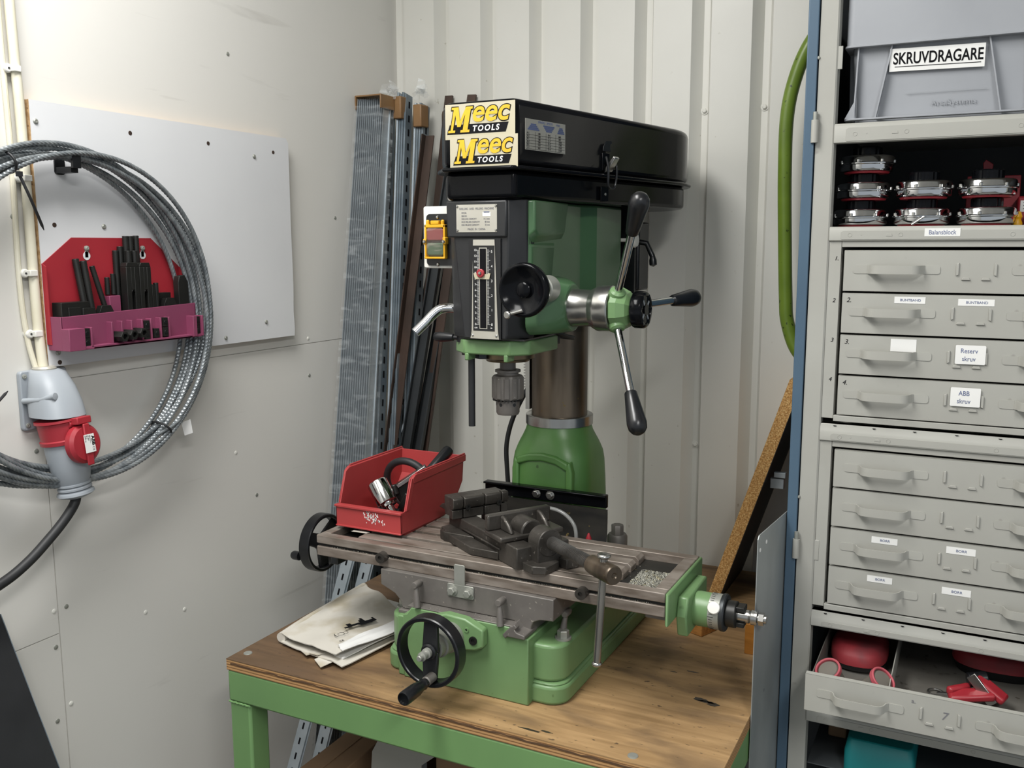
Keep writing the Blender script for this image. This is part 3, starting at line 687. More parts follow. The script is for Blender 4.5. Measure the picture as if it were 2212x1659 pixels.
# fold roll at the wall side
obj('fold', MB().tube(bez([(-1.176, 1.338, BZ+.014), (-1.181, 1.42, BZ+.016), (-1.184, 1.52, BZ+.016), (-1.187, 1.63, BZ+.016)], 6), .010, 12), M_paper, pp)
m_ = MB(); zt = BZ+.0305
pr = [(-.04, .0), (-.03, .0), (-.03, .012), (-.02, .012), (-.02, .004), (.0, .004), (.0, .014), (.006, .014), (.006, .022), (.012, .022), (.012, .004), (.03, .004), (.03, .012), (.034, .012), (.034, -.006), (.02, -.010), (-.004, -.010), (-.01, -.004), (-.04, -.006)]
u_ = Vector((.42, .9, 0)).normalized(); v_ = Vector((-.9, .42, 0)).normalized()
m_.prism([(a*.95, b_*.95) for a, b_ in pr], (-1.055, 1.435, zt), u_, v_, Z, .0004)
m_.text('(', (-1.066, 1.362, zt), u_, v_, .016).ring((-1.058, 1.374, zt), Z, .006, .0066, 0, .0004, 24).ring((-1.054, 1.384, zt), Z, .004, .0046, 0, .0004, 24).text('CE', (-1.040, 1.345, zt), u_, v_, .008)
obj('printed_picture', m_, M_ink, tp_)

# blocks of wood on the bench
tag(obj('wood_block', MB().obox((-.449, 1.792, BZ+.0205), Vector((.86, -.34, 0)).normalized(), Vector((.34, .86, 0)).normalized(), Z, .020, .052, .020), M_wood, bevel=.001),
    'short offcut of spruce lying under the machine table feed dial', 'wood block')
tag(obj('wood_strip', MB().obox((-.345, 1.80, BZ+.030), X, Y, Z, .012, .10, .030), M_wood2, bevel=.001), 'orange wood strip lying by the foot of the raw steel sheet', 'wood strip')
# particle board leaning on the cabinet door
def slab(name, mb_, mats, label, cat): return tag(obj(name, mb_, mats), label, cat)
u_ = Vector((.145, 0, .455)).normalized(); n_ = Vector((u_.z, 0, -u_.x))
P0 = Vector((-.493, 1.93, BZ+.0005)); L_ = .52; T_ = .025
m_ = MB()
a0, b0 = P0, P0+n_*T_+Z*(T_*n_.z*-1)
m_.obox(P0+u_*(L_/2+.004)+n_*(T_/2)+Y*.115, u_, Y, n_, L_/2, .115, T_/2, 0)
m_.obox(P0+u_*(L_/2+.004)+n_*(T_+.0006)+Y*.115, u_, Y, n_, L_/2, .115, .0006, 1)
o = slab('particle_board', m_, [M_pb, M_pbd], 'thick golden particle board leaning against the blue cabinet door', 'board')
# dark board with a bracket behind the steel sheet
m_ = MB().obox((-.335, 2.03, BZ+.17), Vector((.2, 0, 1)).normalized(), Y, Vector((1, 0, -.2)).normalized(), .165, .05, .008)
st = thing('leaning_plank', 'orange plank leaning in the gap behind the raw steel sheet', 'plank', (-.33, 2.03, BZ))
obj('plank', m_, M_wood2, st)
obj('bracket', MB().obox((-.358, 1.975, BZ+.27), X, Y, Z, .014, .006, .011).obox((-.352, 1.97, BZ+.29), X, Y, Z, .012, .006, .006), M_galv, st, bevel=.001)
obj('bracket', MB().obox((-.362, 1.975, BZ+.095), X, Y, Z, .016, .008, .013).lathe([(.006, 0), (.006, .01)], (-.372, 1.967, BZ+.115), -Y, 12), M_galv, st, bevel=.001)

# raw sheet of steel between the bench and the cabinet
sd = Vector((-.262+.2905, .30, 0)).normalized()
m_ = MB(); hS = 1.087
m_.prism([(0, 0), (.30, 0), (.30, hS+.004), (.006, hS+.002), (0, hS-.004)], (-.2925, 1.462, 0), sd, Z, sd.cross(Z), .0015)
for z_, d_ in ((1.063, .012), (1.068, .045)): m_.lathe([(.0035, 0), (.0035, .0004)], Vector((-.2925, 1.462, z_))+sd*d_+sd.cross(Z)*.0015, sd.cross(Z), 14, 1)
tag(obj('steel_sheet', m_, [M_sheet, M_label]), 'raw grey steel sheet standing on edge between bench and cabinet', 'metal sheet')
# green bent tube: handle of a sack truck behind the cabinet
tb = bez([(-.262, 2.06, 2.05), (-.30, 2.07, 2.02), (-.345, 2.07, 1.965), (-.372, 2.07, 1.90), (-.3865, 2.07, 1.82), (-.3865, 2.07, 1.70), (-.380, 2.07, 1.55), (-.374, 2.07, 1.44), (-.368, 2.07, 1.385), (-.345, 2.07, 1.325), (-.30, 2.07, 1.285), (-.25, 2.07, 1.26)], 8)
tag(obj('trolley_handle', MB().tube(tb, .0145, 16), M_tubeg), 'bent green steel tube handle showing beside the blue cabinet door', 'trolley handle')

# under the bench
cb = thing('cardboard_box', 'long brown cardboard box stored under the green bench, beside the strut rails', 'box', (-.98, 1.8, .18))
m_ = MB().box(-1.172, -1.088, 1.32, 2.08, .1805, .500)
obj('carton', m_, M_card, cb, bevel=.002)
obj('carton_flap', MB().box(-1.172, -1.131, 1.321, 2.079, .500, .5015), M_card, cb)
hd = thing('sheet_metal_hood', 'grey folded sheet metal hood stored under the bench', 'metal hood', (-.97, 1.47, .18))
hp_ = [(-1.075, .1805), (-.93, .1805), (-.93, .53), (-.865, .585), (-.865, .625), (-1.0, .625), (-1.032, .556), (-1.046, .53)]
obj('hood_shell', MB().prism(hp_, (0, 1.452, 0), X, Z, Y, .022), M_galvd, hd, bevel=.002)
obj('hood_end', MB().prism([(a*1.0+(-.001 if a < -.97 else .001), b_+(.001 if b_ > .3 else 0)) for a, b_ in hp_], (0, 1.450, 0), X, Z, Y, .0019), M_cab, hd)
tag(obj('cardboard_box', MB().box(-.92, -.55, 1.49, 1.98, .1805, .548), M_card, bevel=.002), 'second brown cardboard box under the bench beside the grey hood', 'box')

# dark panel leaning on the left wall close to the camera
bp = MB(); bl = Vector((-1.30-(-1.4), 0, -.30)).normalized()
Yp = .93
a_ = Vector((-1.4165, Yp, .948)); d_ = (Vector((-1.299, Yp, .706))-Vector((-1.414, Yp, .944))).normalized(); nn_ = Vector((-d_.z, 0, d_.x))
base = a_+d_*((.948-.004)/-d_.z)
m_ = MB(); m_.obox((a_+base)/2-Y*.45, d_, Y, nn_, (base-a_).length/2, .45, .004, 0)
m_.obox((a_+base)/2+Y*.0004, d_, Y, nn_, (base-a_).length/2, .0006, .0046, 1)
tag(obj('black_panel', m_, [M_mblack, M_galvd]), 'large black panel leaning against the white wall below the plug cable', 'panel')
# ================================================================== drilling and milling machine
MX = -.761
mc = thing('milling_drill', 'green and black bench drilling and milling machine standing on the workbench', 'milling machine', (MX, 1.6, BZ))
# --- base casting
m_ = MB()
foot = rrect(-.942, -.580, 1.346, 1.90, .034, 6)
foot2 = rrect(-.936, -.586, 1.352, 1.894, .034, 6)
m_.zprism(foot, BZ, BZ+.034, 0); m_.zprism(foot, BZ+.034, BZ+.038, 0, foot2)
m_.zprism(foot2, BZ+.038, BZ+.104, 0)
base = obj('base', m_, M_green, mc, bevel=.006, seg=3)
m_ = MB(); m_.prism([(-.886, BZ+.0005), (-.637, BZ+.0005), (-.637, .8985), (-.660, .9005), (-.672, .914), (-.868, .914), (-.878, .9005), (-.886, .8985)], (0, 1.330, 0), X, Z, Y, .50)
m_.box(-.90, -.886, 1.334, 1.8, BZ+.0005, .893)
way = obj('front_block', m_, M_green, base, bevel=.002)
m_ = MB()
m_.box(-.876, -.660, 1.331, 1.82, .914, .9165); m_.box(-.905, -.884, 1.345, 1.80, .893, .899)
obj('way_surface', m_, M_irond, base, bevel=.001)
obj('gib_end', MB().prism([(-.672, .900), (-.640, .900), (-.640, .907), (-.655, .910), (-.664, .922), (-.680, .904)], (0, 1.322, 0), X, Z, Y, .05).obox((-.668, 1.328, .910), Vector((.7, 0, .7)), Y, Vector((-.7, 0, .7)), .016, .006, .004), M_irond, base, bevel=.0015)
for x_, y_ in ((-.600, 1.392), (-.922, 1.392), (-.600, 1.86), (-.922, 1.86)):
    obj('mounting_bolt', MB().bolt((x_, y_, BZ+.104), Z, .0105, .016), M_zinc, base)
obj('boss_bolt', MB().lathe([(.021, 0), (.021, .07), (.018, .075)], (-.640, 1.765, .884), Z, 28).lathe([(.0135, .075), (.0135, .092), (.012, .094)], (-.640, 1.765, .884), Z, 8), M_irond, base)
# lead screw bearing plate
m_ = MB(); m_.prism([(-.834, .866), (-.812, .916), (-.786, .9235), (-.748, .921), (-.713, .9065), (-.713, .876), (-.728, .868), (-.775, .860)], (0, 1.3295, 0), X, Z, Y*-1, .018)
bpz = obj('bearing_plate', m_, M_green, base, bevel=.003)
obj('cap_screw', MB().ring((-.7315, 1.3118, .886), -Y, .0035, .0075, 0, .003, 20).lathe([(.0038, 0), (.0038, .0008)], (-.7315, 1.3118, .886), -Y, 6), M_oxide, bpz)
obj('oil_hole', MB().ring((-.7445, 1.3118, .903), -Y, .0022, .0046, 0, .002, 16).lathe([(.0024, 0), (.0024, .0004)], (-.7445, 1.3118, .903), -Y, 12, 1), [M_green, M_plast], bpz)
HC = Vector((-.775, 1.245, .887))
obj('dial_sleeve', MB().lathe([(.025, 0), (.025, .018), (.0215, .020), (.0215, .045), (.018, .046), (.018, .06)], (-.775, 1.3118, .887), -Y, 32), M_zinc, bpz)
def hand_wheel(c, ax, R, wdt, spokes, a0, name, par, hdir=None, hub=.016, single=False):
    c, ax = Vector(c), Vector(ax); u, v = perp(ax)
    if abs(ax.y) > .9: u, v = X.copy(), Z.copy()
    else: u, v = Y.copy(), Z.copy()
    m_ = MB(); n_ = 56; vs = []; fs = []
    for (r, h) in ((R-.0060, -wdt/2), (R-.0018, -wdt/2), (R, -wdt/2+.0018), (R, wdt/2-.0018), (R-.0018, wdt/2), (R-.0060, wdt/2), (R-.0075, wdt/2-.0015), (R-.0068, 0), (R-.0075, -wdt/2+.0015)):
        for i in range(n_):
            t = 2*pi*i/n_; vs.append(c+ax*h+u*(r*math.cos(t))+v*(r*math.sin(t)))
    k_ = 9
    for q in range(k_):
        for i in range(n_): j = (i+1) % n_; fs.append((q*n_+i, q*n_+j, ((q+1) % k_)*n_+j, ((q+1) % k_)*n_+i))
    m_.add(vs, fs)
    wh = obj(name, m_, M_plast, par, smooth=40)
    for s_ in spokes:
        t = math.radians(s_); d = u*math.cos(t)+v*math.sin(t); p = ax.cross(d)
        obj('spoke', MB().prism([(.0, -.0155), (R-.008, -.0125), (R-.008, .0125), (.0, .0155)], c-ax*.004, d, p, ax, .008), M_mblack, wh, bevel=.002)
    obj('hub', MB().lathe([(hub, -.014), (hub, .008), (hub*.8, .010), (.008, .010)], c, ax, 28), M_plast, wh)
    return wh, u, v
hw, u_, v_ = hand_wheel(HC, -Y, .0605, .026, (88, 268), 0, 'cross_feed_wheel', mc, hub=.014)
obj('lead_screw_end', MB().lathe([(.0088, 0), (.0088, .006), (.006, .007), (.006, .014), (.0078, .0145), (.0078, .019), (.0048, .020), (.0048, .027), (.004, .028)], HC-Y*.010, -Y, 18), M_zinc, hw)
hb_ = Vector((-.7695, 1.232, .8440))
g_ = obj('grip', MB().lathe([(.0075, 0), (.0078, .006), (.0095, .009), (.0082, .013), (.0092, .018), (.0112, .028), (.0118, .042), (.0118, .060), (.0108, .063), (.0095, .063), (.009, .058), (0, .058)], hb_-Y*.012+Vector((0, 0, -.001)), Vector((-.06, -1, -.03)), 28), M_plast, hw)
obj('grip_post', MB().lathe([(.0085, -.008), (.0085, .012), (.007, .014)], hb_, -Y, 20), M_irond, hw)
# --- saddle
m_ = MB(); m_.prism([(-.947, .9665), (-.947, .937), (-.934, .932), (-.917, .925), (-.906, .914), (-.901, .902), (-.901, .8995), (-.875, .8995), (-.868, .9172), (-.674, .9172), (-.668, .8995), (-.642, .8995), (-.642, .912), (-.638, .921), (-.626, .9265), (-.601, .9285), (-.601, .9665)], (0, 1.352, 0), X, Z, Y, .19)
sa = obj('saddle', m_, M_irond, mc, bevel=.0015)
def lock_lever(c, par, tilt):
    c = Vector(c); m_ = MB()
    m_.lathe([(.0042, 0), (.0042, .004), (.0062, .006), (.0062, .022), (.0052, .024), (0, .024)], c, -Y, 18)
    d = Vector((tilt, -.18, -1)).normalized(); p = c-Y*.017
    m_.tube([p, p+d*.012, p+d*.022, p+d*.040], [.0042, .0045, .0058, .0062], 14)
    return obj('lock_lever', m_, M_irond, par, smooth=50)
lock_lever((-.860, 1.352, .956), sa, .16); lock_lever((-.693, 1.352, .953), sa, .12)
lock_lever((-.600, 1.42, .925), sa, -.1)
m_ = MB(); m_.prism(rrect(-.8045, -.7515, .9405, .9640, .003), (0, 1.352, 0), X, Z, Y*-1, .0028); m_.prism([(-.7905, .963), (-.769, .963), (-.769, .9985), (-.771, 1.0005), (-.7885, 1.0005), (-.7905, .9985)], (0, 1.352, 0), X, Z, Y*-1, .0028)
sb = obj('stop_bracket', m_, M_zinc, sa, bevel=.0008)
for x_ in (-.7935, -.7615): obj('hex_bolt', MB().bolt((x_, 1.3492, .952), -Y, .0072, .008), M_zinc, sb)
# --- table
TX0, TX1, TY0, TY1, TZ = -1.100, -.413, 1.362, 1.566, 1.0065
m_ = MB()
L0, L1 = TX0+.078, TX1-.098        # slotted middle part; the ends hold coolant troughs
fr = .020
m_.box(TX0, TX1, TY0, TY0+fr, .9905, TZ); m_.box(TX0, TX1, TY1-fr, TY1, .9905, TZ)
m_.box(TX0, TX0+.018, TY0+fr, TY1-fr, .9905, TZ); m_.box(TX1-.022, TX1, TY0+fr, TY1-fr, .9905, TZ)
m_.box(TX0, TX1, TY0+.006, TY1-.006, .9845, .9905)           # recessed stop groove
m_.box(TX0, TX1, TY0, TY1, .9665, .9848)                      # lower lip
tb_ = obj('table', m_, M_iron, mc, bevel=.0015)
obj('stop_groove', MB().box(TX0+.001, TX1-.001, TY0+.0045, TY0+.0062, .9849, .9904), M_oxide, tb_)
ys = [TY0+fr]
land = (TY1-TY0-2*fr)
m_ = MB(); sl = .0125
edges = [TY0+fr-.0005, TY0+.062, TY0+.102, TY0+.142, TY1-fr+.0005]
for a, b_ in zip(edges, edges[1:]):
    y0 = a+(sl/2 if a > TY0+fr else sl*.4); y1 = b_-(sl/2 if b_ < TY1-fr-.001 else sl*.4)
    m_.prism([(L0, .9905), (L1+.004, .9905), (L1+.004, 1.0005), (L1-.002, TZ), (L0+.002, TZ), (L0, 1.0005)], (0, y0, 0), X, Z, Y, y1-y0)
obj('table_land', m_, M_iron, tb_, bevel=.0008)
obj('trough_bottom', MB().box(L0, L1, TY0+fr, TY1-fr, .9906, .9912), M_oxide, tb_)
for a, b_ in ((TX0+.018, L0), (L1, TX1-.022)): obj('coolant_trough', MB().box(a, b_, TY0+fr, TY1-fr, .9905, .9915), M_dusty, tb_)
m_ = MB(); m_.lathe([(.008, 0), (.008, .007), (.006, .008)], (L1+.018, TY0+.028, .9915), Z, 14)
obj('drain_plug', m_, M_irond, tb_)
for x_, z_ in ((-.946, .9875), (-.5515, .9865)):
    st_ = obj('table_stop', MB().ring((x_, TY0+.006, z_), -Y, .0042, .0098, 0, .020, 22).lathe([(.0045, 0), (.0045, .016)], (x_, TY0+.006, z_), -Y, 6), M_cast, tb_)
m_ = MB(); rnd = random.Random(11)
def chips(m_, n_, x0, x1, y0, y1, z, s0, s1):
    for _ in range(n_):
        p = Vector((rnd.uniform(x0, x1), rnd.uniform(y0, y1), z+rnd.uniform(0, .0008))); s_ = rnd.uniform(s0, s1)
        e = Euler((rnd.uniform(0, 3), rnd.uniform(0, 3), rnd.uniform(0, 3))).to_matrix()
        q = [p+e@Vector(v)*s_ for v in ((-1, -.4, 0), (1, -.5, .1), (.6, .5, .3), (0, .1, -.5))]
        m_.add(q, [(0, 1, 2), (0, 2, 3), (1, 0, 3), (2, 1, 3)])
chips(m_, 2300, L1+.018, TX1-.026, TY0+fr+.004, TY1-fr-.004-.05, .9920, .0008, .0019)
chips(m_, 420, TX0+.02, TX1-.01, TY0+.0005, TY0+.0055, .9852, .0005, .0011)
chips(m_, 160, TX0+.02, TX1-.03, TY0+.03, TY1-.02, TZ+.0003, .0004, .0009)
chips(m_, 70, -.87, -.68, 1.333, 1.351, .917, .0005, .001)
tag(obj('metal_swarf', m_, M_chip), 'pale metal chips lying in the table trough and stop groove', 'swarf', kind='stuff')
# feed ends
m_ = MB(); m_.box(TX1, TX1+.006, TY0+.001, TY1-.001, .9505, TZ-.0005)
m_.prism([(1.415, .918), (1.518, .918), (1.530, .940), (1.530, .985), (1.415, .985), (1.404, .955)], (TX1+.006, 0, 0), Y, Z, X, .018)
fe = obj('table_end_bracket', m_, M_green, tb_, bevel=.003)
obj('bracket_foot', MB().box(TX1-.045, TX1-.002, 1.40, 1.53, .945, .9665), M_irond, tb_, bevel=.002)
DX = Vector((TX1+.024, 1.462, .952))
obj('bearing_boss', MB().lathe([(.028, 0), (.029, .006), (.0285, .026)], DX, X, 36), M_green, fe)
dl = obj('feed_dial', MB().lathe([(.0295, 0), (.0295, .017), (.0305, .018)], DX+X*.026, X, 40), M_zinc, tb_)
obj('dial_knurl', MB().lathe([(.0305, 0), (.031, .002), (.031, .006), (.0295, .008)], DX+X*.044, X, 72, lobes=lambda t, h: 1+.03*math.sin(36*t)), M_dark, dl)
m_ = MB()
for i in range(40):
    t = 2*pi*i/40; d = Vector((0, math.cos(t), math.sin(t)))
    m_.obox(DX+X*(.028+.003)+d*.0296, X, d.cross(X), d, .003 if i % 5 else .0048, .0003, .0002)
obj('dial_scale', m_, M_ink, dl)
obj('lock_button', MB().lathe([(.0105, 0), (.0105, .003), (.0095, .0045), (0, .005)], DX+X*.036+Vector((0, -.85, .5)).normalized()*.029, Vector((0, -.85, .45)), 26), M_white, dl)
obj('coupling', MB().lathe([(.022, 0), (.022, .016), (.018, .018)], DX+X*.052, X, 24).obox(DX+X*.074+Z*.013, X, Y, Z, .008, .012, .004).obox(DX+X*.074-Z*.013, X, Y, Z, .008, .012, .004), M_oxide, tb_, bevel=.001)
obj('drive_shaft', MB().lathe([(.011, .056), (.011, .088), (.009, .090), (.0125, .092), (.012, .100), (.0075, .102), (.0075, .116)], DX, X, 18).lathe([(.0125, .098), (.0125, .1015)], DX, X, 24).lathe([(.011, .104), (.011, .112)], DX, X, 6), M_steel, tb_)
# far end wheel
WC = Vector((-1.168, 1.462, .953))
lw, u_, v_ = hand_wheel(WC, -X, .0590, .024, (35, 155, 275), 0, 'table_feed_wheel', mc)
obj('wheel_shaft', MB().lathe([(.011, 0), (.011, .068)], WC, X, 20), M_dark, lw)
obj('grip_stub', MB().lathe([(.009, 0), (.009, .014), (.007, .018), (0, .019)], WC+Vector((-.014, -.0525, -.016)), -X, 18), M_plast, lw)
obj('shaft_bracket', MB().box(TX0-.018, TX0-.0005, 1.425, 1.50, .925, .985), M_dark, lw, bevel=.003)
# --- splash sheet and bar
ss = obj('splash_bar', MB().box(-.879, -.614, 1.630, 1.640, 1.050, 1.076).box(-.879, -.614, 1.621, 1.6405, 1.072, 1.0765), M_black, mc, bevel=.002)
for x_ in (-.762, -.732): obj('hex_bolt', MB().bolt((x_, 1.6295, 1.063), -Y, .0068, .008), M_steel, ss)
vs = []; n_ = 12
for i in range(n_+1):
    t = i/n_; z_ = 1.048-.15*t; y_ = 1.6285-.035*t**2
    for x_ in (-.870-.004*t, -.612+.003*t): vs.append((x_, y_, z_)); vs.append((x_, y_+.003, z_))
fs = []
for i in range(n_):
    a = i*4; fs += [(a, a+2, a+6, a+4), (a+1, a+5, a+7, a+3), (a, a+4, a+5, a+1), (a+2, a+3, a+7, a+6)]
fs += [(0, 1, 3, 2), (n_*4, n_*4+2, n_*4+3, n_*4+1)]
obj('rubber_apron', MB().add(vs, fs), M_dusty, ss)
obj('marker_tip', MB().lathe([(.006, 0), (.0055, .012), (.0015, .022), (0, .0225)], (-.632, 1.585, .990), Z, 16), M_redp, base, lab='small red tip')
# --- column foot, ring, tube, rack
CY = 1.738
def ringsq(hx, hy, rr, z, n_=8, cy_=CY):
    return [Vector((MX+p[0], cy_+p[1], z)) for p in rrect(-hx, hx, -hy, hy, rr, n_)]
rings = [ringsq(h_, h_, q_, z_) for z_, h_, q_ in ((.8845, .088, .05), (.96, .088, .05), (1.03, .0875, .051), (1.072, .0865, .052), (1.112, .0840, .050), (1.130, .0825, .054), (1.143, .0795, .058), (1.154, .0760, .060), (1.164, .0720, .061), (1.176, .0680, .063), (1.189, .0660, .0655))]
ch = obj('column_foot', MB().loft(rings), M_cgreen, mc, smooth=60)
for sg in (-1, 1): obj('foot_flank', MB().prism([(sg*.052, .89), (sg*.066, .89), (sg*.066, 1.105), (sg*.060, 1.128), (sg*.052, 1.118)], (MX, CY-.0895, 0), X, Z, Y, .03), M_cgreen, ch, bevel=.004, seg=3)
obj('foot_brow', MB().prism([(-.058, 1.112), (-.03, 1.121), (0, 1.124), (.03, 1.119), (.058, 1.106), (.056, 1.124), (.03, 1.136), (0, 1.140), (-.03, 1.137), (-.056, 1.128)], (MX, CY-.0895, 0), X, Z, Y, .03), M_cgreen, ch, bevel=.004, seg=3)
obj('column_ring', MB().lathe([(.0695, 0), (.0695, .0185), (.068, .0195), (.057, .0195)], (MX, CY, 1.1885), Z, 56), M_steel, mc)
cm = obj('column', MB().lathe([(.0575, 0), (.0575, .33)], (MX, CY, 1.206), Z, 64), M_oil, mc)
m_ = MB(); rk = []
za, zb_ = 1.216, 1.40
m_.box(MX-.0655, MX-.0565, CY-.026, CY-.004, za, zb_+.02)
n_ = 26
for i in range(n_):
    z_ = 1.262+i*.0058
    m_.prism([(0, -.0024), (-.0045, -.001), (-.0045, .001), (0, .0024)], (MX-.0655, CY-.026, z_), X, Z, Y, .022)
obj('rack', m_, M_steel, cm)
# --- head casting
m_ = MB()
hp = [(-.830, 1.452), (-.686, 1.430), (-.686, 1.66), (-.668, 1.70), (-.668, 1.835), (-.690, 1.862), (-.832, 1.862), (-.854, 1.835), (-.854, 1.70), (-.838, 1.66)]
m_.zprism(hp, 1.403, 1.6275)
hd_ = obj('head_casting', m_, M_dgreen, mc, bevel=.005, seg=3, smooth=15)
m_ = MB()
m_.prism([(1.432, 1.6265), (1.432, 1.566), (1.445, 1.553), (1.575, 1.561), (1.600, 1.6265)], (-.688, 0, 0), Y, Z, X, .013, 0, [(1.436, 1.6265), (1.436, 1.577), (1.449, 1.568), (1.560, 1.574), (1.575, 1.6265)])
m_.prism([(1.432, 1.556), (1.432, 1.49), (1.53, 1.49), (1.545, 1.558)], (-.688, 0, 0), Y, Z, X, .006, 0, [(1.438, 1.550), (1.438, 1.496), (1.52, 1.496), (1.53, 1.550)])
obj('side_relief', m_, M_dgreen, hd_, bevel=.003, seg=3)
# gear boss for fine feed and lever shaft
m_ = MB()
m_.loft([[Vector((-.687, 1.50+p[0], 1.446+p[1])) for p in rrect(-.080, .075, -.048, .050, .022, 5)],
         [Vector((-.665, 1.50+p[0], 1.446+p[1])) for p in rrect(-.078, .062, -.046, .048, .024, 5)],
         [Vector((-.645, 1.50+p[0], 1.4445+p[1])) for p in rrect(-.056, .050, -.044, .045, .030, 5)],
         [Vector((-.631, 1.50+p[0], 1.4435+p[1])) for p in rrect(-.041, .041, -.041, .041, .0405, 5)]])
gb = obj('gear_boss', m_, M_dgreen, hd_, bevel=.002)
obj('feed_sleeve', MB().lathe([(.0225, 0), (.0225, .032), (.0205, .034), (.0205, .066)], (-.652, 1.440, 1.479), -Y, 36), M_zinc, hd_)
# fine feed wheel
FC = Vector((-.654, 1.352, 1.480))
ff = obj('fine_feed_wheel', MB().lathe([(.020, -.016), (.030, -.014), (.0435, -.003), (.0445, .002), (.0435, .008), (.0405, .0105), (.0375, .010), (.035, .0065), (.014, .0015), (.0125, .0015), (.0125, .007), (.010, .009), (0, .009)], FC, -Y, 64), M_black, mc, smooth=50)
obj('wheel_grip', MB().cyl(FC+Vector((-.018, -.012, -.036)), FC+Vector((-.020, -.026, -.0395)), .0035, n=14).lathe([(.0062, 0), (.0062, .0015), (.0048, .003), (0, .003)], FC+Vector((-.0195, -.024, -.0392)), Vector((-.15, -1, -.1)), 18).tube([FC+Vector((-.019, -.018, -.038)), FC+Vector((.001, -.012, -.032))], .003, 10), M_steel, ff)
# lever sleeve, collar, hub
LH = Vector((-.545, 1.50, 1.4435))
obj('lever_sleeve', MB().lathe([(.0335, 0), (.0325, .008), (.0315, .036), (.033, .040)], (-.6325, 1.50, 1.4435), X, 48), M_steel, hd_)
obj('graduated_collar', MB().lathe([(.033, 0), (.0385, .010), (.0395, .013), (.0395, .036), (.0375, .038), (.034, .038)], (-.5945, 1.50, 1.4435), X, 56), M_steel, hd_)
hub = obj('lever_hub', MB().lathe([(.0365, 0), (.038, .003), (.037, .014), (.030, .028), (.022, .034), (.017, .034)], (-.5560, 1.50, 1.4435), X, 9), M_green, mc, bevel=.003, smooth=18)
for an in (3, 122, 241):
    t = math.radians(an); d = Vector((0, math.cos(t), math.sin(t)))
    dd = (d*.2+X*.078).normalized(); p0_ = LH+d*.020-X*.004
    obj('lever_boss', MB().lathe([(.0155, .004), (.0135, .018), (.010, .021)], p0_, dd, 18), M_green, hub)
    lv = obj('lever', MB().cyl(p0_+dd*.012, p0_+dd*.150, .0068, n=18), M_chrome, hub)
    obj('lever_knob', MB().lathe([(.0095, 0), (.0105, .002), (.0125, .020), (.0155, .046), (.0165, .056), (.0150, .066), (.0105, .0725), (.005, .0755), (0, .076)], p0_+dd*.138, dd, 28), M_plast, lv)
ck = obj('clutch_knob', MB().lathe([(.018, 0), (.030, .003), (.0315, .006), (.0315, .020), (.029, .024), (.024, .024), (.023, .022), (.010, .022), (.010, .024), (0, .024)], (-.522, 1.50, 1.4435), X, 64, lobes=lambda t, h: 1-(.07*max(0, math.cos(6*t))**10 if .004 < h < .024 else 0)), M_black, hub, smooth=60)
m_ = MB()
for an in (40, 130, 220, 310): t = math.radians(an); m_.obox(Vector((-.4995, 1.50, 1.4435))+Vector((0, math.cos(t), math.sin(t)))*.016, Vector((0, math.cos(t), math.sin(t))), X, Vector((0, -math.sin(t), math.cos(t))), .005, .0006, .0015)
obj('knob_arrow', m_, M_grey, ck)
# --- black front cover with plates
m_ = MB(); fy = 1.405
m_.loft([[Vector((p[0], p[1], z)) for p in pol] for z, pol in (
    (1.392, [(-.800, 1.412), (-.796, fy), (-.716, fy), (-.694, 1.432), (-.6865, 1.455), (-.838, 1.455), (-.830, 1.43)]),
    (1.400, [(-.802, 1.412), (-.798, fy), (-.714, fy), (-.690, 1.430), (-.6855, 1.455), (-.8385, 1.455), (-.832, 1.43)]),
    (1.563, [(-.819, 1.412), (-.815, fy), (-.711, fy), (-.687, 1.428), (-.6850, 1.455), (-.839, 1.455), (-.836, 1.43)]),
    (1.6275, [(-.822, 1.412), (-.818, fy), (-.711, fy), (-.687, 1.428), (-.6850, 1.455), (-.839, 1.455), (-.838, 1.43)]))])
fc = obj('front_cover', m_, M_mblack, mc, bevel=.002)
obj('plate_panel', MB().prism([(-.826, 1.5645), (-.7115, 1.5645), (-.7105, 1.6265), (-.828, 1.6265)], (0, fy+.001, 0), X, Z, Y*-1, .0065), M_mblack, fc, bevel=.003)
m_ = MB(); m_.box(-.7845, -.7235, fy-.0032, fy-.0005, 1.392, 1.5625)
obj('scale_groove', m_, M_plast, fc)
m_ = MB(); m_.prism([(-.782, 1.3925), (-.7265, 1.3925), (-.7285, 1.405), (-.7345, 1.5610), (-.7755, 1.5610), (-.7795, 1.405)], (0, fy-.0032, 0), X, Z, Y*-1, .0012)
sp = obj('depth_scale', m_, M_plate, fc)
m_ = MB(); y_ = fy-.0046
m_.obox((-.7553, y_, 1.4785), X, Z, -Y, .0208, .0725, .0003, 0)
m_.obox((-.7560, y_-.0006, 1.4785), X, Z, -Y, .0075, .069, .0003, 1)
m_.obox((-.7560, y_-.0010, 1.4785), X, Z, -Y, .0060, .0675, .0003, 2)
obj('scale_face', m_, [M_plast, M_plate, M_ink], sp)
m_ = MB(); yy = y_-.0004
for i in range(66):
    z_ = 1.417+i*.00194; L_ = .0058 if i % 5 == 0 else .0032
    m_.obox((-.7642-L_/2, yy, z_), X, Z, -Y, L_/2, .00022, .0002)
    L_ = .0058 if i % 8 == 0 else .003
    m_.obox((-.7480+L_/2, yy, z_+.0005), X, Z, -Y, L_/2, .00022, .0002)
for i in range(14): m_.text(str(i), (-.7712, yy, 1.4172+i*.0097), X, Z, .0052, align='CENTER')
for i in range(6): m_.text(str(i), (-.7395, yy, 1.4172+i*.0247), X, Z, .0060, align='CENTER')
m_.text('cm', (-.7705, yy, 1.4115), X, Z, .0048, align='CENTER').text('in', (-.7405, yy, 1.4115), X, Z, .0048, align='CENTER')
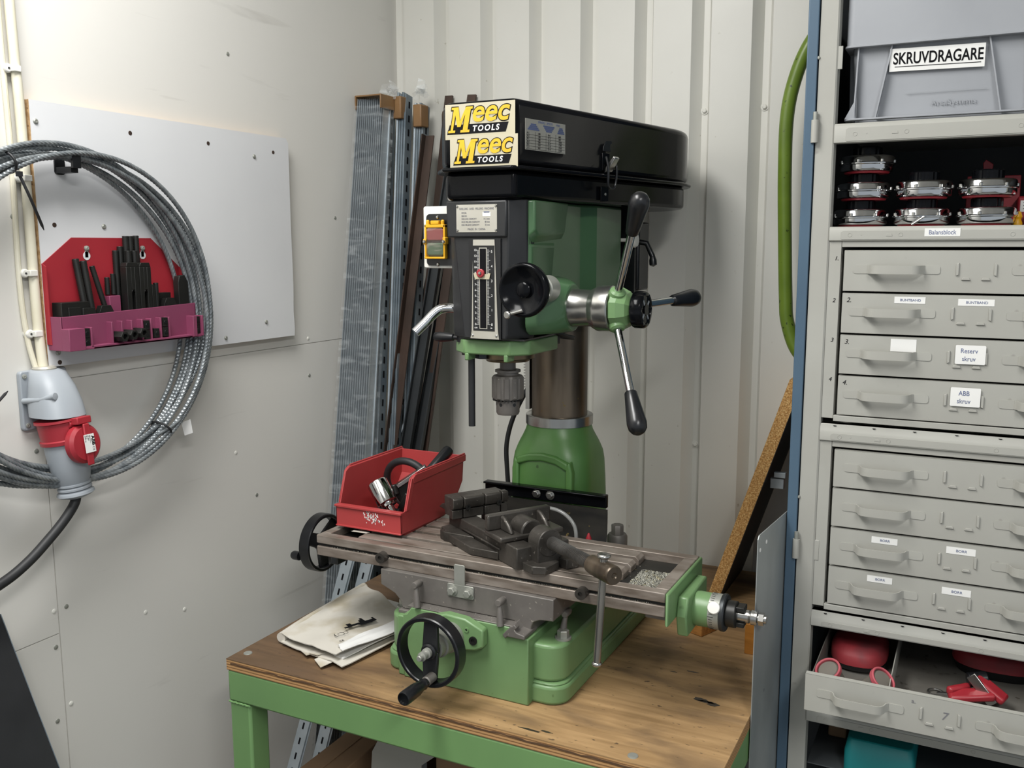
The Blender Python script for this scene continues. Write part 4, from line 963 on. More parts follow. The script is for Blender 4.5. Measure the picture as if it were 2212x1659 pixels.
obj('scale_marks', m_, M_label, sp)
m_ = MB(); m_.prism([(-.7735, 1.5045), (-.7690, 1.5045), (-.7675, 1.5030), (-.7470, 1.5030), (-.7455, 1.5045), (-.7410, 1.5045), (-.7435, 1.4945), (-.7710, 1.4945)], (0, y_-.0014, 0), X, Z, Y*-1, .0012)
ptr = obj('depth_pointer', m_, M_sticker, sp)
obj('pointer_nut', MB().lathe([(.0072, 0), (.0072, .003), (.006, .004)], (-.7590, y_-.0027, 1.5045), -Y, 24), M_redp, ptr)
obj('pointer_screw', MB().screw((-.7590, y_-.0066, 1.5045), -Y, .0032, .003), M_steel, ptr)
for x_, z_ in ((-.7775, 1.398), (-.7315, 1.398)): obj('screw', MB().screw((x_, fy-.0044, z_), -Y, .0024, .0016), M_steel, sp)
m_ = MB(); yp = fy-.0056; m_.label((-.7675, yp, 1.5965), X, Z, .078, .046, .0008, 0)
nt_ = yp-.0010
m_.text('DRILLING  AND  MILLING  MACHINE', (-.7675, nt_, 1.6125), X, Z, .0052, 1, align='CENTER', sx=.78)
for i, (a, b_) in enumerate((('MODEL', ''), ('SER.NO', ''), ('DRILLING CAPACITY', '31.5 mm'), ('FACE MILLING CAPACITY', '80 mm'), ('END MILLING CAPACITY', '32 mm'))):
    m_.text(a, (-.7965, nt_, 1.6055-.0050*i), X, Z, .0040, 1, sx=.78)
    if b_: m_.text(b_, (-.7420, nt_, 1.6055-.0050*i), X, Z, .0040, 1, align='RIGHT', sx=.85)
m_.text('MADE  IN  CHINA', (-.7675, nt_, 1.5785), X, Z, .0048, 1, align='CENTER', sx=.9)
m_.obox((-.7480, nt_, 1.6030), X, Z, -Y, .0075, .0034, .0001, 3).obox((-.7480, nt_, 1.6066), X, Z, -Y, .0055, .0010, .0001, 2)
npl = obj('nameplate', m_, [M_plate, M_inkg, M_inkb, M_label], fc)
for x_ in (-.8045, -.7305):
    for z_ in (1.5765, 1.6165): obj('plate_rivet', MB().screw((x_, yp-.0009, z_), -Y, .0022, .0018), M_steel, npl)
for z_ in (1.603, 1.408): obj('cover_screw', MB().screw((-.6852, 1.442, z_), X, .0042, .004), M_steel, fc)
# --- quill, spindle and chuck
qc = (MX, 1.502)
m_ = MB(); m_.zprism([(-.806, 1.418), (-.716, 1.418), (-.6895, 1.447), (-.6865, 1.56), (-.838, 1.56), (-.838, 1.447)], 1.362, 1.388)
qh = obj('quill_housing', m_, M_green, mc, bevel=.003)
for a in (-.804, -.727): obj('housing_ear', MB().box(a, a+.008, 1.4175, 1.445, 1.351, 1.364), M_green, qh, bevel=.002)
obj('lower_plate', MB().box(-.812, -.690, 1.425, 1.55, 1.3885, 1.3915), M_plast, qh)
obj('quill_flange', MB().lathe([(.051, .02), (.051, -.005), (.047, -.007), (.040, -.0075), (.039, -.012), (.018, -.013)], (qc[0], qc[1], 1.3555), Z, 56), M_bsteel, mc)
obj('flange_bolt', MB().lathe([(.013, 0), (.013, -.009), (.010, -.010)], (-.788, 1.455, 1.3605), Z, 6), M_dark, qh)
obj('spindle', MB().lathe([(.0215, .004), (.0215, 0), (.0145, -.001), (.0145, -.015), (.018, -.016)], (qc[0], qc[1], 1.343), Z, 36), M_irond, mc)
ck_ = obj('drill_chuck', MB().lathe([(.015, .005), (.0235, .0045), (.0235, .0005), (.0195, 0), (.0195, -.004), (.0265, -.006), (.0295, -.010), (.0295, -.046), (.0275, -.049), (.0215, -.049), (.0215, -.074), (.0195, -.078), (.012, -.078)], (qc[0], qc[1], 1.3225), Z, 96,
    lobes=lambda t, h: 1-(.05 if (-.047 < h < -.009 and math.sin(12*t) > .35) else 0)), M_irond, mc, smooth=30)
m_ = MB()
for i in range(24):
    t = 2*pi*i/24; d = Vector((math.cos(t), math.sin(t), 0)); m_.obox(Vector((qc[0], qc[1], 1.2728))+d*.0245, d, Z, Z.cross(d), .0035, .002, .0016)
obj('chuck_teeth', m_, M_oxide, ck_)
m_ = MB()
for an in (-150, -100, -30, 60, 150):
    t = math.radians(an); d = Vector((math.cos(t), math.sin(t), 0)); m_.lathe([(.0032, 0), (.0032, .0005)], Vector((qc[0], qc[1], 1.264))+d*.0213, d, 14)
obj('key_hole', m_, M_plast, ck_)
obj('depth_rod', MB().lathe([(.0062, 0), (.0062, .150)], (-.8105, 1.455, 1.226), Z, 18), M_mblack, qh)
obj('rod_clamp', MB().box(-.826, -.805, 1.445, 1.475, 1.356, 1.392), M_plast, qh, bevel=.002)
# cable under the head, clamp bracket
obj('head_cable', MB().tube(bez([(-.700, 1.555, 1.397), (-.690, 1.60, 1.383), (-.700, 1.66, 1.374), (-.745, 1.675, 1.376), (-.80, 1.68, 1.39)], 8), .0042, 12).box(-.722, -.694, 1.535, 1.585, 1.370, 1.4035), M_rubber, hd_)
# --- clamp levers on the far side of the head
cl = obj('clamp_lever', MB().tube(bez([(-.842, 1.47, 1.438), (-.872, 1.45, 1.437), (-.893, 1.430, 1.412), (-.905, 1.417, 1.396)], 8), .0088, 18), M_chrome, hd_)
obj('lock_handle', MB().lathe([(.004, 0), (.004, .012), (.0065, .014), (.0088, .03), (.0092, .042), (.0075, .052), (0, .053)], (-.825, 1.440, 1.388), Vector((-1, .0, .0)), 20).lathe([(.013, 0), (.013, .014)], (-.818, 1.442, 1.381), Z, 24), M_plast, hd_)
# --- belt cover
def coverpoly(o=0):
    cx_, cy_, r = MX, 1.945, .190
    P1 = Vector((-.6865+o, 1.400)); c = Vector((cx_, cy_)); d = P1-c; L_ = d.length; a = math.degrees(math.atan2(d.y, d.x)); b_ = math.degrees(math.acos(r/L_))
    t0 = a+b_
    right = [(-.8225, 1.389-o), (-.6925, 1.389-o), (-.6865+o, 1.400-o*.6)]
    ar = arc(cx_, cy_, r+o, t0, 180-t0, 28)
    left = [(-.866-o, 1.475), (-.856-o, 1.437-o*.3)]
    return right+ar+left, t0
cp, t0 = coverpoly(0); cpo, _ = coverpoly(.0085); cpi, _ = coverpoly(-.006)
bc = thing_cover = obj('belt_cover', MB().zprism(cp, 1.6785, 1.7885), M_black, mc, bevel=.013, seg=4)
obj('cover_rim', MB().zprism(cpo, 1.6735, 1.6805), M_black, bc, bevel=.003, seg=3)
obj('belt_tray', MB().zprism(cpi, 1.6280, 1.6737), M_black, mc, bevel=.008, seg=3)
def meec(m_, o, r, uu, k):
    """two line logo, o = lower left corner of the lettering, k = scale"""
    n = r.cross(uu)
    def P(a, b_, l): return o+r*(a*k)+uu*(b_*k)+n*l
    # black slanted bar, white outline, then the letters
    m_.prism([(0*k, .002*k), (.0968*k, .002*k), (.1015*k, .0155*k), (.0045*k, .0155*k)], o+n*.0001, r, uu, n, .0002, 1)
    for off, mi, l in ((.0014, 1, .0003), (.0001, 3, .0006)):
        e = .0013 if mi == 1 else .0
        sk = lambda a, b_: ((a+.2*b_+.002)*k, (b_+.0042)*k)
        for q in (((.0035, 0), (.0075, 0), (.0075, .036), (.0035, .036)), ((.0240, 0), (.0320, 0), (.0320, .036), (.0240, .036)),
                  ((.0035, .036), (.0110, .036), (.0195, .008), (.0140, .008)), ((.0140, .008), (.0195, .008), (.0265, .036), (.0235, .036)),
                  ((.0, 0), (.0115, 0), (.0115, .0035), (.0, .0035)), ((.0205, 0), (.0355, 0), (.0355, .0035), (.0205, .0035)), ((.0, .0325), (.0095, .0325), (.0095, .036), (.0, .036)), ((.0240, .0325), (.0350, .0325), (.0350, .036), (.0240, .036))):
            cx_ = sum(p[0] for p in q)/4; cy_ = sum(p[1] for p in q)/4
            m_.prism([sk(a+math.copysign(e, a-cx_), b_+math.copysign(e, b_-cy_)) for a, b_ in q], o+n*(l+.00002*int(q[0][0]*2000+q[0][1]*3000+q[1][0]*700)/10), r, uu, n, .0001, mi)
        for txt, a, b_, s_, sx in (('eec', .0405, .0320, .0435, 1.0),):
            m_.text(txt, P(a, b_, l), r, uu, s_*k, mi, shear=.22, offset=off*k+.0006*k, sx=sx, ext=.0001)
    m_.text('TOOLS', P(.0425, .0085, .0007), r, uu, .0112*k, 2, shear=.2, offset=.0003*k, spacing=1.35)
sy = 1.3885
m_ = MB(); m_.label((-.7545, sy, 1.755), X, Z, .131, .057, .0005, 0); meec(m_, Vector((-.8165, sy-.0006, 1.7325)), X, Z, 1.14)
obj('brand_sticker', m_, [M_sticker, M_ink, M_label, M_logo], bc, lab='upper cream sticker with yellow lettering')
m_ = MB(); m_.label((-.7475, sy-.0004, 1.7045), X, Z, .127, .052, .0005, 0); meec(m_, Vector((-.8050, sy-.0010, 1.6820)), X, Z, 1.08)
obj('brand_sticker', m_, [M_sticker, M_ink, M_label, M_logo], bc, lab='lower cream sticker with yellow lettering')
# side frame of reference along the sloping flank
P1 = Vector((-.6865, 1.400, 0)); c_ = Vector((MX, 1.945, 0)); tt = math.radians(t0); P2 = c_+Vector((math.cos(tt), math.sin(tt), 0))*.190
fr_ = (P2-P1).normalized(); fn = fr_.cross(Z)
def flank(s, z, l=0): return P1+fr_*s+fn*l+Z*z
lo = flank(.0690, 1.7325, .0006)
m_ = MB(); m_.label(lo, fr_, Z, .112, .050, .0005, 0)
q = lo+fn*.0006
m_.text('SPINDLE  SPEEDS      r/min', q+Z*.0215-fr_*.022, fr_, Z, .0055, 1, align='LEFT')
for cx_, sgn in ((-.034, 1), (.0085, -1), (.043, 1)):
    for i in range(4):
        w_ = (.020-.0036*i) if sgn > 0 else (.010+.0032*i)
        if cx_ > .04: w_ *= .62
        m_.obox(q+fr_*cx_+Z*(.0085+.0027*i), fr_, Z, fn, w_*.8, .0012, .0001, 1)
rows = [('A-1', '100', 'B-4', '660'), ('A-2', '140', 'C-2', '585'), ('B-1', '180', 'C-3', '1020'), ('A-3', '240', 'D-2', '1260'), ('B-2', '310', 'C-4', '1510'), ('C-1', '365', 'D-4', '2150')]
for i, rw in enumerate(rows):
    z_ = .0035-.0046*i
    for a, tx in zip((-.052, -.022, .006, .036), rw): m_.text(tx, q+fr_*a+Z*(z_-.0012), fr_, Z, .0046, 2)
    m_.obox(q+Z*(z_-.0038), fr_, Z, fn, .054, .00022, .0001, 2)
for a in (-.029, .0005, .028): m_.obox(q+fr_*a-Z*.0095, fr_, Z, fn, .0002, .0145, .0001, 2)
obj('speed_table', m_, [M_plate, M_inkb, M_ink], bc)
# toggle latch
s_ = .252
la = obj('latch', MB().obox(flank(s_, 1.703, .0015), fr_, Z, fn, .012, .016, .0012), M_black, bc, bevel=.001)
obj('latch_plate', MB().obox(flank(s_+.004, 1.645, -.003), fr_, Z, fn, .013, .014, .0012), M_black, la, bevel=.001)
obj('latch_lever', MB().prism([(.0, .0), (.009, .004), (.024, .026), (.020, .030), (.004, .012)], flank(s_-.008, 1.682, .003), fn, Z, fr_, .016), M_steel, la, bevel=.0012)
lp = [flank(s_-.012, 1.711, .010), flank(s_-.013, 1.69, .016), flank(s_-.010, 1.660, .014), flank(s_+.002, 1.655, .013), flank(s_+.013, 1.660, .014), flank(s_+.015, 1.69, .016), flank(s_+.012, 1.711, .010)]
obj('latch_loop', MB().tube(bez(lp, 6), .0022, 10), M_plast, la)
obj('latch_hook', MB().prism([(-.012, 0), (.012, 0), (.010, .012), (.016, .016), (.014, .019), (-.004, .018), (-.012, .006)], flank(s_, 1.722, .003), fr_, Z, fn, .0014), M_plast, la)
obj('latch_rivet', MB().screw(flank(s_+.005, 1.645, -.0018), fn, .003, .002), M_steel, la)
# --- motor behind the head
mo = obj('motor', MB().lathe([(.060, 0), (.068, .004), (.068, .135), (.060, .14)], (MX+.010, 1.972, 1.470), Z, 40), M_black, mc)
obj('motor_plate', MB().box(-.80, -.655, 1.885, 1.90, 1.45, 1.628), M_plast, mo)
obj('motor_box', MB().box(-.705, -.650, 1.90, 1.965, 1.455, 1.60), M_plast, mo, bevel=.004)
obj('belt_tension_bolt', MB().lathe([(.004, 0), (.004, .03), (.016, .03), (.016, .042), (.013, .046), (0, .047)], (-.690, 1.868, 1.562), X, 20), M_white, hd_)
obj('tension_lever', MB().tube([(-.66, 1.90, 1.56), (-.635, 1.905, 1.555), (-.622, 1.905, 1.528)], .006, 12).lathe([(.005, 0), (.008, .01), (.008, .02), (0, .024)], (-.622, 1.905, 1.53), Vector((.1, 0, -1)), 14), M_plast, mo)
obj('power_cord', MB().tube(bez([(-.79, 1.93, 1.46), (-.84, 1.93, 1.34), (-.905, 1.915, 1.245), (-.945, 1.905, 1.17), (-.965, 1.90, 1.10), (-.965, 1.90, 1.03), (-.955, 1.905, .90), (-.95, 1.93, .79), (-.95, 2.03, .787)], 10), .0056, 14), M_rubber, mo)
# --- switch box
sx0, sx1, sz0, sz1, sy0 = -.9225, -.852, 1.510, 1.622, 1.478
m_ = MB().prism(rrect(sx0, sx1+.012, sz0, sz1, .004), (0, sy0, 0), X, Z, Y, .062)
sw = obj('switch_box', m_, M_white, mc, bevel=.002)
m_ = MB().prism(rrect(sx0+.0085, sx1-.004, sz0+.005, sz1-.014, .007), (0, sy0, 0), X, Z, Y*-1, .0035)
obj('switch_plate', m_, M_plast, sw)
yf = sy0-.0036
m_ = MB(); x0_, x1_ = -.9125, -.869
m_.box(x0_, x0_+.004, yf-.010, yf, 1.529, 1.589).box(x1_-.004, x1_, yf-.010, yf, 1.529, 1.589).box(x0_, x1_, yf-.010, yf, 1.583, 1.589).box(x0_, x1_, yf-.011, yf, 1.527, 1.531).box(x0_-.002, x0_+.004, yf-.012, yf, 1.553, 1.563).box(x1_-.004, x1_+.002, yf-.012, yf, 1.553, 1.566)
m_.box(x0_+.013, x1_-.013, yf-.010, yf, 1.589, 1.596)
for x_ in (x0_+.005, x1_-.007): m_.lathe([(.0035, 0), (.0035, .007), (.002, .009), (0, .0095)], (x_, yf-.005, 1.588), Z, 14)
obj('switch_frame', m_, M_yellow, sw, bevel=.0012)
obj('stop_button', MB().prism(rrect(x0_+.004, x1_-.004, 1.560, 1.582, .004), (0, yf, 0), X, Z, Y*-1, .008), mat('stop_red', '7c2a2c', .35, col2='732629', nscale=20), sw, bevel=.002)
obj('start_button', MB().prism(rrect(x0_+.004, x1_-.004, 1.533, 1.556, .004), (0, yf, 0), X, Z, Y*-1, .008), mat('start_green', '2f5238', .35, col2='294a32', nscale=20), sw, bevel=.002)
obj('clear_shield', MB().prism(rrect(x0_+.0045, x1_-.0045, 1.532, 1.583, .005), (0, yf-.0095, 0), X, Z, Y*-1, .004, 0, rrect(x0_+.008, x1_-.008, 1.536, 1.579, .005)), M_clear, sw)
for z_, x_ in ((1.602, -.890), (1.517, -.890), (1.558, -.9115), (1.558, -.871)): obj('screw', MB().screw((x_, yf-(.012 if abs(z_-1.558) < .001 else 0), z_), -Y, .0034, .0025), M_steel, sw)
obj('cable_gland', MB().lathe([(.008, 0), (.008, .012)], (-.862, sy0+.03, sz1), Z, 18).tube([(-.862, sy0+.03, sz1+.01), (-.862, sy0+.035, sz1+.03)], .004, 10), M_plast, sw)
# ================================================================== vise on the machine table
VO = Vector((-.669, 1.352, TZ)); e1 = Vector((-.84, .545, 0)).normalized(); e2 = Vector((.545, .84, 0)).normalized()
def V(u, v, z): return VO+e1*u+e2*v+Z*z
vi = thing('machine_vise', 'dark iron machine vise bolted askew on the milling table', 'vise', VO+e1*.12+e2*.055)
def vbox(m_, u0, u1, v0, v1, z0, z1): return m_.obox(V((u0+u1)/2, (v0+v1)/2, (z0+z1)/2), e1, e2, Z, (u1-u0)/2, (v1-v0)/2, (z1-z0)/2)
m_ = MB(); vbox(m_, 0, .255, 0, .036, .0004, .0385); vbox(m_, 0, .255, .070, .106, .0004, .0385); vbox(m_, 0, .255, .036, .070, .0004, .016)
vbox(m_, 0, .018, .03, .076, .0004, .030)
vb = obj('vise_bed', m_, M_cast, vi, bevel=.002)
m_ = MB(); vbox(m_, .055, .20, -.0035, -.0003, .020, .024)
# ears with clamp slots
m_.prism([(.205, -.034), (.225, -.034), (.225, -.024), (.24, -.024), (.245, -.001), (.15, -.001)], VO+Z*.0004, e1, e2, Z, .018)
m_.prism([(.11, -.030), (.20, -.030), (.20, -.001), (.06, -.001)], VO+Z*.0004, e1, e2, Z, .015)
m_.prism([(-.045, .03), (-.030, .012), (-.001, .01), (-.001, .07), (-.030, .066)], VO+Z*.0004, e1, e2, Z, .014)
m_.prism([(-.040, .075), (-.012, .070), (-.001, .095), (-.02, .105), (-.040, .10)], VO+Z*.0004, e1, e2, Z, .018)
obj('vise_foot', m_, M_cast, vb, bevel=.002)
# screw nut block
m_ = MB(); m_.cyl(V(-.022, .053, .046), V(.012, .053, .046), .024, n=40); vbox(m_, -.021, .011, .029, .077, .0005, .046)
obj('screw_block', m_, M_cast, vb, bevel=.0015)
# moving jaw
m_ = MB()
vbox(m_, .034, .092, -.012, .118, .0390, .0495)
vbox(m_, .078, .092, -.012, .118, .0495, .078)
for v0 in (.012, .086):
    m_.prism([(.040, .0495), (.078, .0495), (.078, .0755), (.066, .0735), (.050, .063)], V(0, v0, 0), e1, Z, e2, .008)
m_.cyl(V(.036, .053, .050), V(.080, .053, .050), .022, n=32)
mj = obj('moving_jaw', m_, M_cast, vi, bevel=.003, seg=2)
# fixed jaw and its grooved plate
m_ = MB(); vbox(m_, .214, .250, -.012, .100, .0390, .0765)
m_.prism([(.25, .0390), (.30, .0390), (.285, .049), (.25, .060)], V(0, .0, 0), e1, Z, e2, .095)
fj = obj('fixed_jaw', m_, M_cast, vi, bevel=.002)
m_ = MB(); jp = [(-.020, .0445), (.112, .0445), (.112, .086), (-.020, .086)]
for v0, v1 in ((-.018, .003), (.0055, .048), (.0505, .084), (.0865, .100)):
    vbox(m_, .203, .214, v0, v1, .0395, .056)
    m_.prism([(.2145, .058), (.203, .058), (.199, .064), (.199, .0775), (.202, .0800), (.2145, .0800)], V(0, v0, 0), e1, Z, e2, v1-v0)
jpl = obj('jaw_plate', m_, M_cast, fj, bevel=.0012)
for v_ in (.013, .080): obj('cap_screw', MB().ring(V(.2015, v_, .060), -e1, .0022, .0052, 0, .003, 18).lathe([(.0024, 0), (.0024, .0005)], V(.2005, v_, .060), -e1, 6), M_oxide, jpl)
# lead screw with threads
SA = Vector((-.614, 1.383, TZ+.0465)); SB = Vector((-.458, 1.268, TZ+.0500)); sd_ = (SB-SA).normalized()
m_ = MB(); prof_ = []; h = -.03; i = 0
while h < .118:
    prof_ += [(.0084, h), (.0110, h+.0012), (.0110, h+.0021), (.0084, h+.0030)]; h += .0037
obj('lead_screw', m_.lathe(prof_, SA, sd_, 30), mat('screw_steel', '7d7a76', .28, .7, col2='5c5955', nscale=20), vi, smooth=30)
sh = obj('screw_head', MB().lathe([(.0115, .117), (.0145, .120), (.0155, .128), (.0155, .180), (.0145, .1835), (.0140, .184), (.0138, .1846), (.005, .1846), (.003, .183), (0, .183)], SA, sd_, 36), M_oil, vi)
BT = SA+sd_*.155
obj('vise_handle', MB().lathe([(.0095, .0205), (.0105, .022), (.0105, .025), (.007, .027), (0, .027)], BT, Z, 20).tube([BT+Z*.022, BT-Z*.02+Vector((-.002, 0, 0)), BT+Vector((-.012, .006, -.155))], .0062, 16).sphere(BT+Vector((-.012, .006, -.157)), .0085, 14, sc=(1, 1, .6)), M_steel, vi, smooth=60)
tag(obj('clear_hose', MB().tube(bez([(-.80, 1.590, 1.012), (-.765, 1.59, 1.036), (-.722, 1.588, 1.049), (-.685, 1.585, 1.044), (-.660, 1.582, 1.022), (-.654, 1.580, .985), (-.655, 1.60, .94)], 8), .0038, 12), M_hose), 'grey see-through hose looping up behind the vise', 'hose')

# ================================================================== red bin with tools
bn = thing('storage_bin', 'open red plastic storage bin standing on the end of the milling table', 'storage bin', (-1.012, 1.53, TZ))
x0_, x1_, y0_, y1_ = -1.0905, -.9395, 1.412, 1.650
zf = TZ+.0045
m_ = MB(); t_ = .0026
# floor and tapered walls
m_.box(x0_+.010, x1_-.010, y0_+.004, y1_-.05, zf, zf+t_)
front = [(x0_, zf+.003), (x1_, zf+.003), (x1_, zf+.043), (x0_, zf+.043)]
m_.prism(front, (0, y0_, 0), X, Z, Y, t_)
m_.box(x0_-.001, x1_+.001, y0_-.004, y0_+.010, zf+.0405, zf+.0450)
m_.box(x0_+.0005, x1_-.0005, y0_-.003, y0_+.002, zf+.002, zf+.005)
side = [(y0_, zf+.003), (y1_-.055, zf+.0), (y1_-.006, zf+.055), (y1_, zf+.109), (y0_+.044, zf+.109), (y0_+.032, zf+.103), (y0_+.012, zf+.045), (y0_, zf+.045)]
for xs, s_ in ((x0_, 1), (x1_-t_, 1)): m_.prism(side, (xs, 0, 0), Y, Z, X, t_)
m_.prism([(x0_, 0), (x1_, 0), (x1_, .054), (x0_, .054)], (0, y1_-.010, zf+.055), X, Vector((0, .08, 1)).normalized(), Y, t_)
m_.prism([(x0_, 0), (x1_, 0), (x1_, .078), (x0_, .078)], (0, y1_-.056, zf), X, Vector((0, .62, .78)).normalized(), Y, t_)
bs = obj('bin_shell', m_, M_red, bn, bevel=.0008)
for xa, xb in ((x0_-.0045, x0_+.001), (x1_-.001, x1_+.0045)):
    m_ = MB()
    m_.prism([(y0_+.040, .0935), (y1_+.001, .0960), (y1_+.001, .110), (y0_+.046, .110), (y0_+.036, .104)], (xa, 0, zf), Y, Z, X, xb-xa)
    m_.prism([(y0_+.012, .045), (y0_+.024, .045), (y0_+.044, .100), (y0_+.034, .105)], (xa+.0012, 0, zf), Y, Z, X, xb-xa-.0024)
    m_.box(xa+.001, xb-.001, y0_+.05, y1_, zf+.110, zf+.113)
    obj('bin_rim', m_, M_red, bs, bevel=.001)
for a in (x1_-.030, x0_+.006): obj('bin_runner', MB().box(a, a+.024, y0_+.02, y1_-.07, TZ+.0003, zf+.0005), M_red, bs)
m_ = MB(); rr = random.Random(5)
for _ in range(60):
    a = rr.gauss(0, .011); b_ = rr.gauss(0, .0045)-.25*a; m_.obox((-1.005+a, y0_-.0003, zf+.027+b_), Vector((.8, 0, -.6)), Z, -Y, rr.uniform(.0006, .0018), rr.uniform(.0008, .002), .0002)
obj('label_residue', m_, M_label, bs, lab='torn white sticker rest')
obj('paper_scrap', MB().prism([(-.005, 0), (.028, .002), (.030, .010), (.012, .012), (-.004, .006)], (-1.045, y0_-.006, TZ+.0008), X, Y, Z, .0008), M_paper, bs)
# tools in the bin
zb2 = zf+.0045
sk = thing('socket_wrench', 'shiny chrome socket on a stem sticking up in the red bin', 'socket', (-1.0, 1.46, zb2))
sA = Vector((-1.028, 1.462, zb2+.078)); sB = Vector((-.978, 1.450, zb2+.018)); dS = (sB-sA).normalized()
obj('socket_head', MB().lathe([(.014, .002), (.0195, 0), (.0205, .002), (.0205, .046), (.019, .048), (.0145, .0485), (.0145, .054), (.0085, .055)], sA, dS, 36), M_chrome, sk)
obj('stem', MB().lathe([(.0078, .054), (.0078, .090)], sA, dS, 24), M_chrome, sk)
tag(obj('grease_tube', MB().cyl((-1.068, 1.452, zb2+.013), (-.985, 1.475, zb2+.015), .0125, n=24), M_dark), 'dark tube lying on the bottom of the red bin', 'tube')
pts = [Vector((-1.008+.052*math.cos(t), 1.545-.012*math.sin(t), zb2+.058+.050*math.sin(t))) for t in [2*pi*i/48 for i in range(48)]]
tag(obj('rubber_ring', MB().tube(pts, .0075, 14, closed=True), M_rubber, smooth=60), 'black ring handle standing upright inside the red bin', 'ring')
gp = thing('hand_clamp', 'black clamp with a bright steel jaw lying in the red bin', 'clamp', (-.97, 1.52, zb2))
obj('jaw', MB().obox((-.982, 1.515, zb2+.084), Vector((.72, .42, .55)).normalized(), Vector((-.5, .86, 0)).normalized(), Vector((.72, .42, .55)).normalized().cross(Vector((-.5, .86, 0)).normalized()), .034, .010, .004), M_steel, gp, bevel=.001)
obj('clamp_body', MB().obox((-.985, 1.525, zb2+.064), Vector((.72, .42, .55)).normalized(), Vector((-.5, .86, 0)).normalized(), Vector((.72, .42, .55)).normalized().cross(Vector((-.5, .86, 0)).normalized()), .040, .012, .014).cyl((-1.012, 1.495, zb2+.068), (-1.006, 1.495, zb2+.048), .008, n=16).obox((-.985, 1.492, zb2+.034), Vector((.5, 0, .86)), Y, Vector((-.86, 0, .5)), .024, .008, .006), M_oxide, gp, bevel=.002)
tag(obj('rubber_grip', MB().lathe([(.010, 0), (.0115, .006), (.0115, .082), (.010, .086), (.008, .085), (.0075, .07), (0, .07)], (-.978, 1.555, zb2+.070), Vector((.16, .55, .40)).normalized(), 26), M_plast), 'black rubber grip end poking over the rim of the red bin', 'grip')
tag(obj('steel_plug', MB().lathe([(.012, 0), (.013, .004), (.013, .02), (.008, .024)], (-.972, 1.438, zb2), Z, 20), M_bsteel), 'small steel plug in the near corner of the red bin', 'plug')
# ================================================================== steel drawer cabinet
CYF = 1.62
CX0, CX1 = -.2555, .2415
cab = thing('drawer_cabinet', 'grey steel cabinet with drawers and shelves, blue door folded back', 'cabinet', (0, 1.88, 0))
m_ = MB()
m_.box(CX0+.004, CX0+.006, CYF+.01, 2.14, 0, 2.2); m_.box(CX1-.006, CX1-.004, CYF+.01, 2.14, 0, 2.2)
m_.box(CX0+.004, CX1-.004, 2.138, 2.14, 0, 2.2); m_.box(CX0+.004, CX1-.004, CYF+.01, 2.14, 2.2, 2.202); m_.box(CX0+.004, CX1-.004, CYF+.01, 2.14, .05, .052)
obj('carcass', m_, M_cabd, cab)
for s_, xa in ((1, CX0), (-1, CX1)):
    m_ = MB(); m_.prism([(xa, CYF), (xa+s_*.0265, CYF), (xa+s_*.0290, CYF+.002), (xa+s_*.0300, CYF+.022), (xa+s_*.0285, CYF+.022), (xa+s_*.0270, CYF+.003), (xa+s_*.0255, CYF+.0015), (xa+s_*.0015, CYF+.0015), (xa+s_*.0015, CYF+.03), (xa, CYF+.03)], (0, 0, 0), X, Y, Z, 2.2)
    obj('stile', m_, M_cab, cab)
dr_ = obj('door', MB().box(-.2745, -.2575, CYF-.004, 2.06, .06, 2.19), M_blue, cab, bevel=.0015, lab='blue door folded right back')
for z0, z1 in ((1.716, 1.752), (1.012, 1.046)):
    hn = obj('hinge', MB().cyl((-.2565, CYF-.006, z0), (-.2565, CYF-.006, z1), .0058, n=18), M_cab, cab)
    obj('hinge_pin', MB().cyl((-.2565, CYF-.006, z1), (-.2565, CYF-.006, z1+.013), .0036, n=14), M_zinc, hn)
for z_ in (1.830, 1.010): obj('hinge_plate', MB().box(CX0+.0265, CX0+.036, CYF+.002, CYF+.0045, z_-.0, z_+.036), M_cab, cab, bevel=.0008)
for z_, x_ in ((1.850, -.2575), (1.12, -.2575)): obj('stile_rivet', MB().screw((x_+.001, CYF-.0005, z_), -Y, .003, .0025), M_zinc, cab)
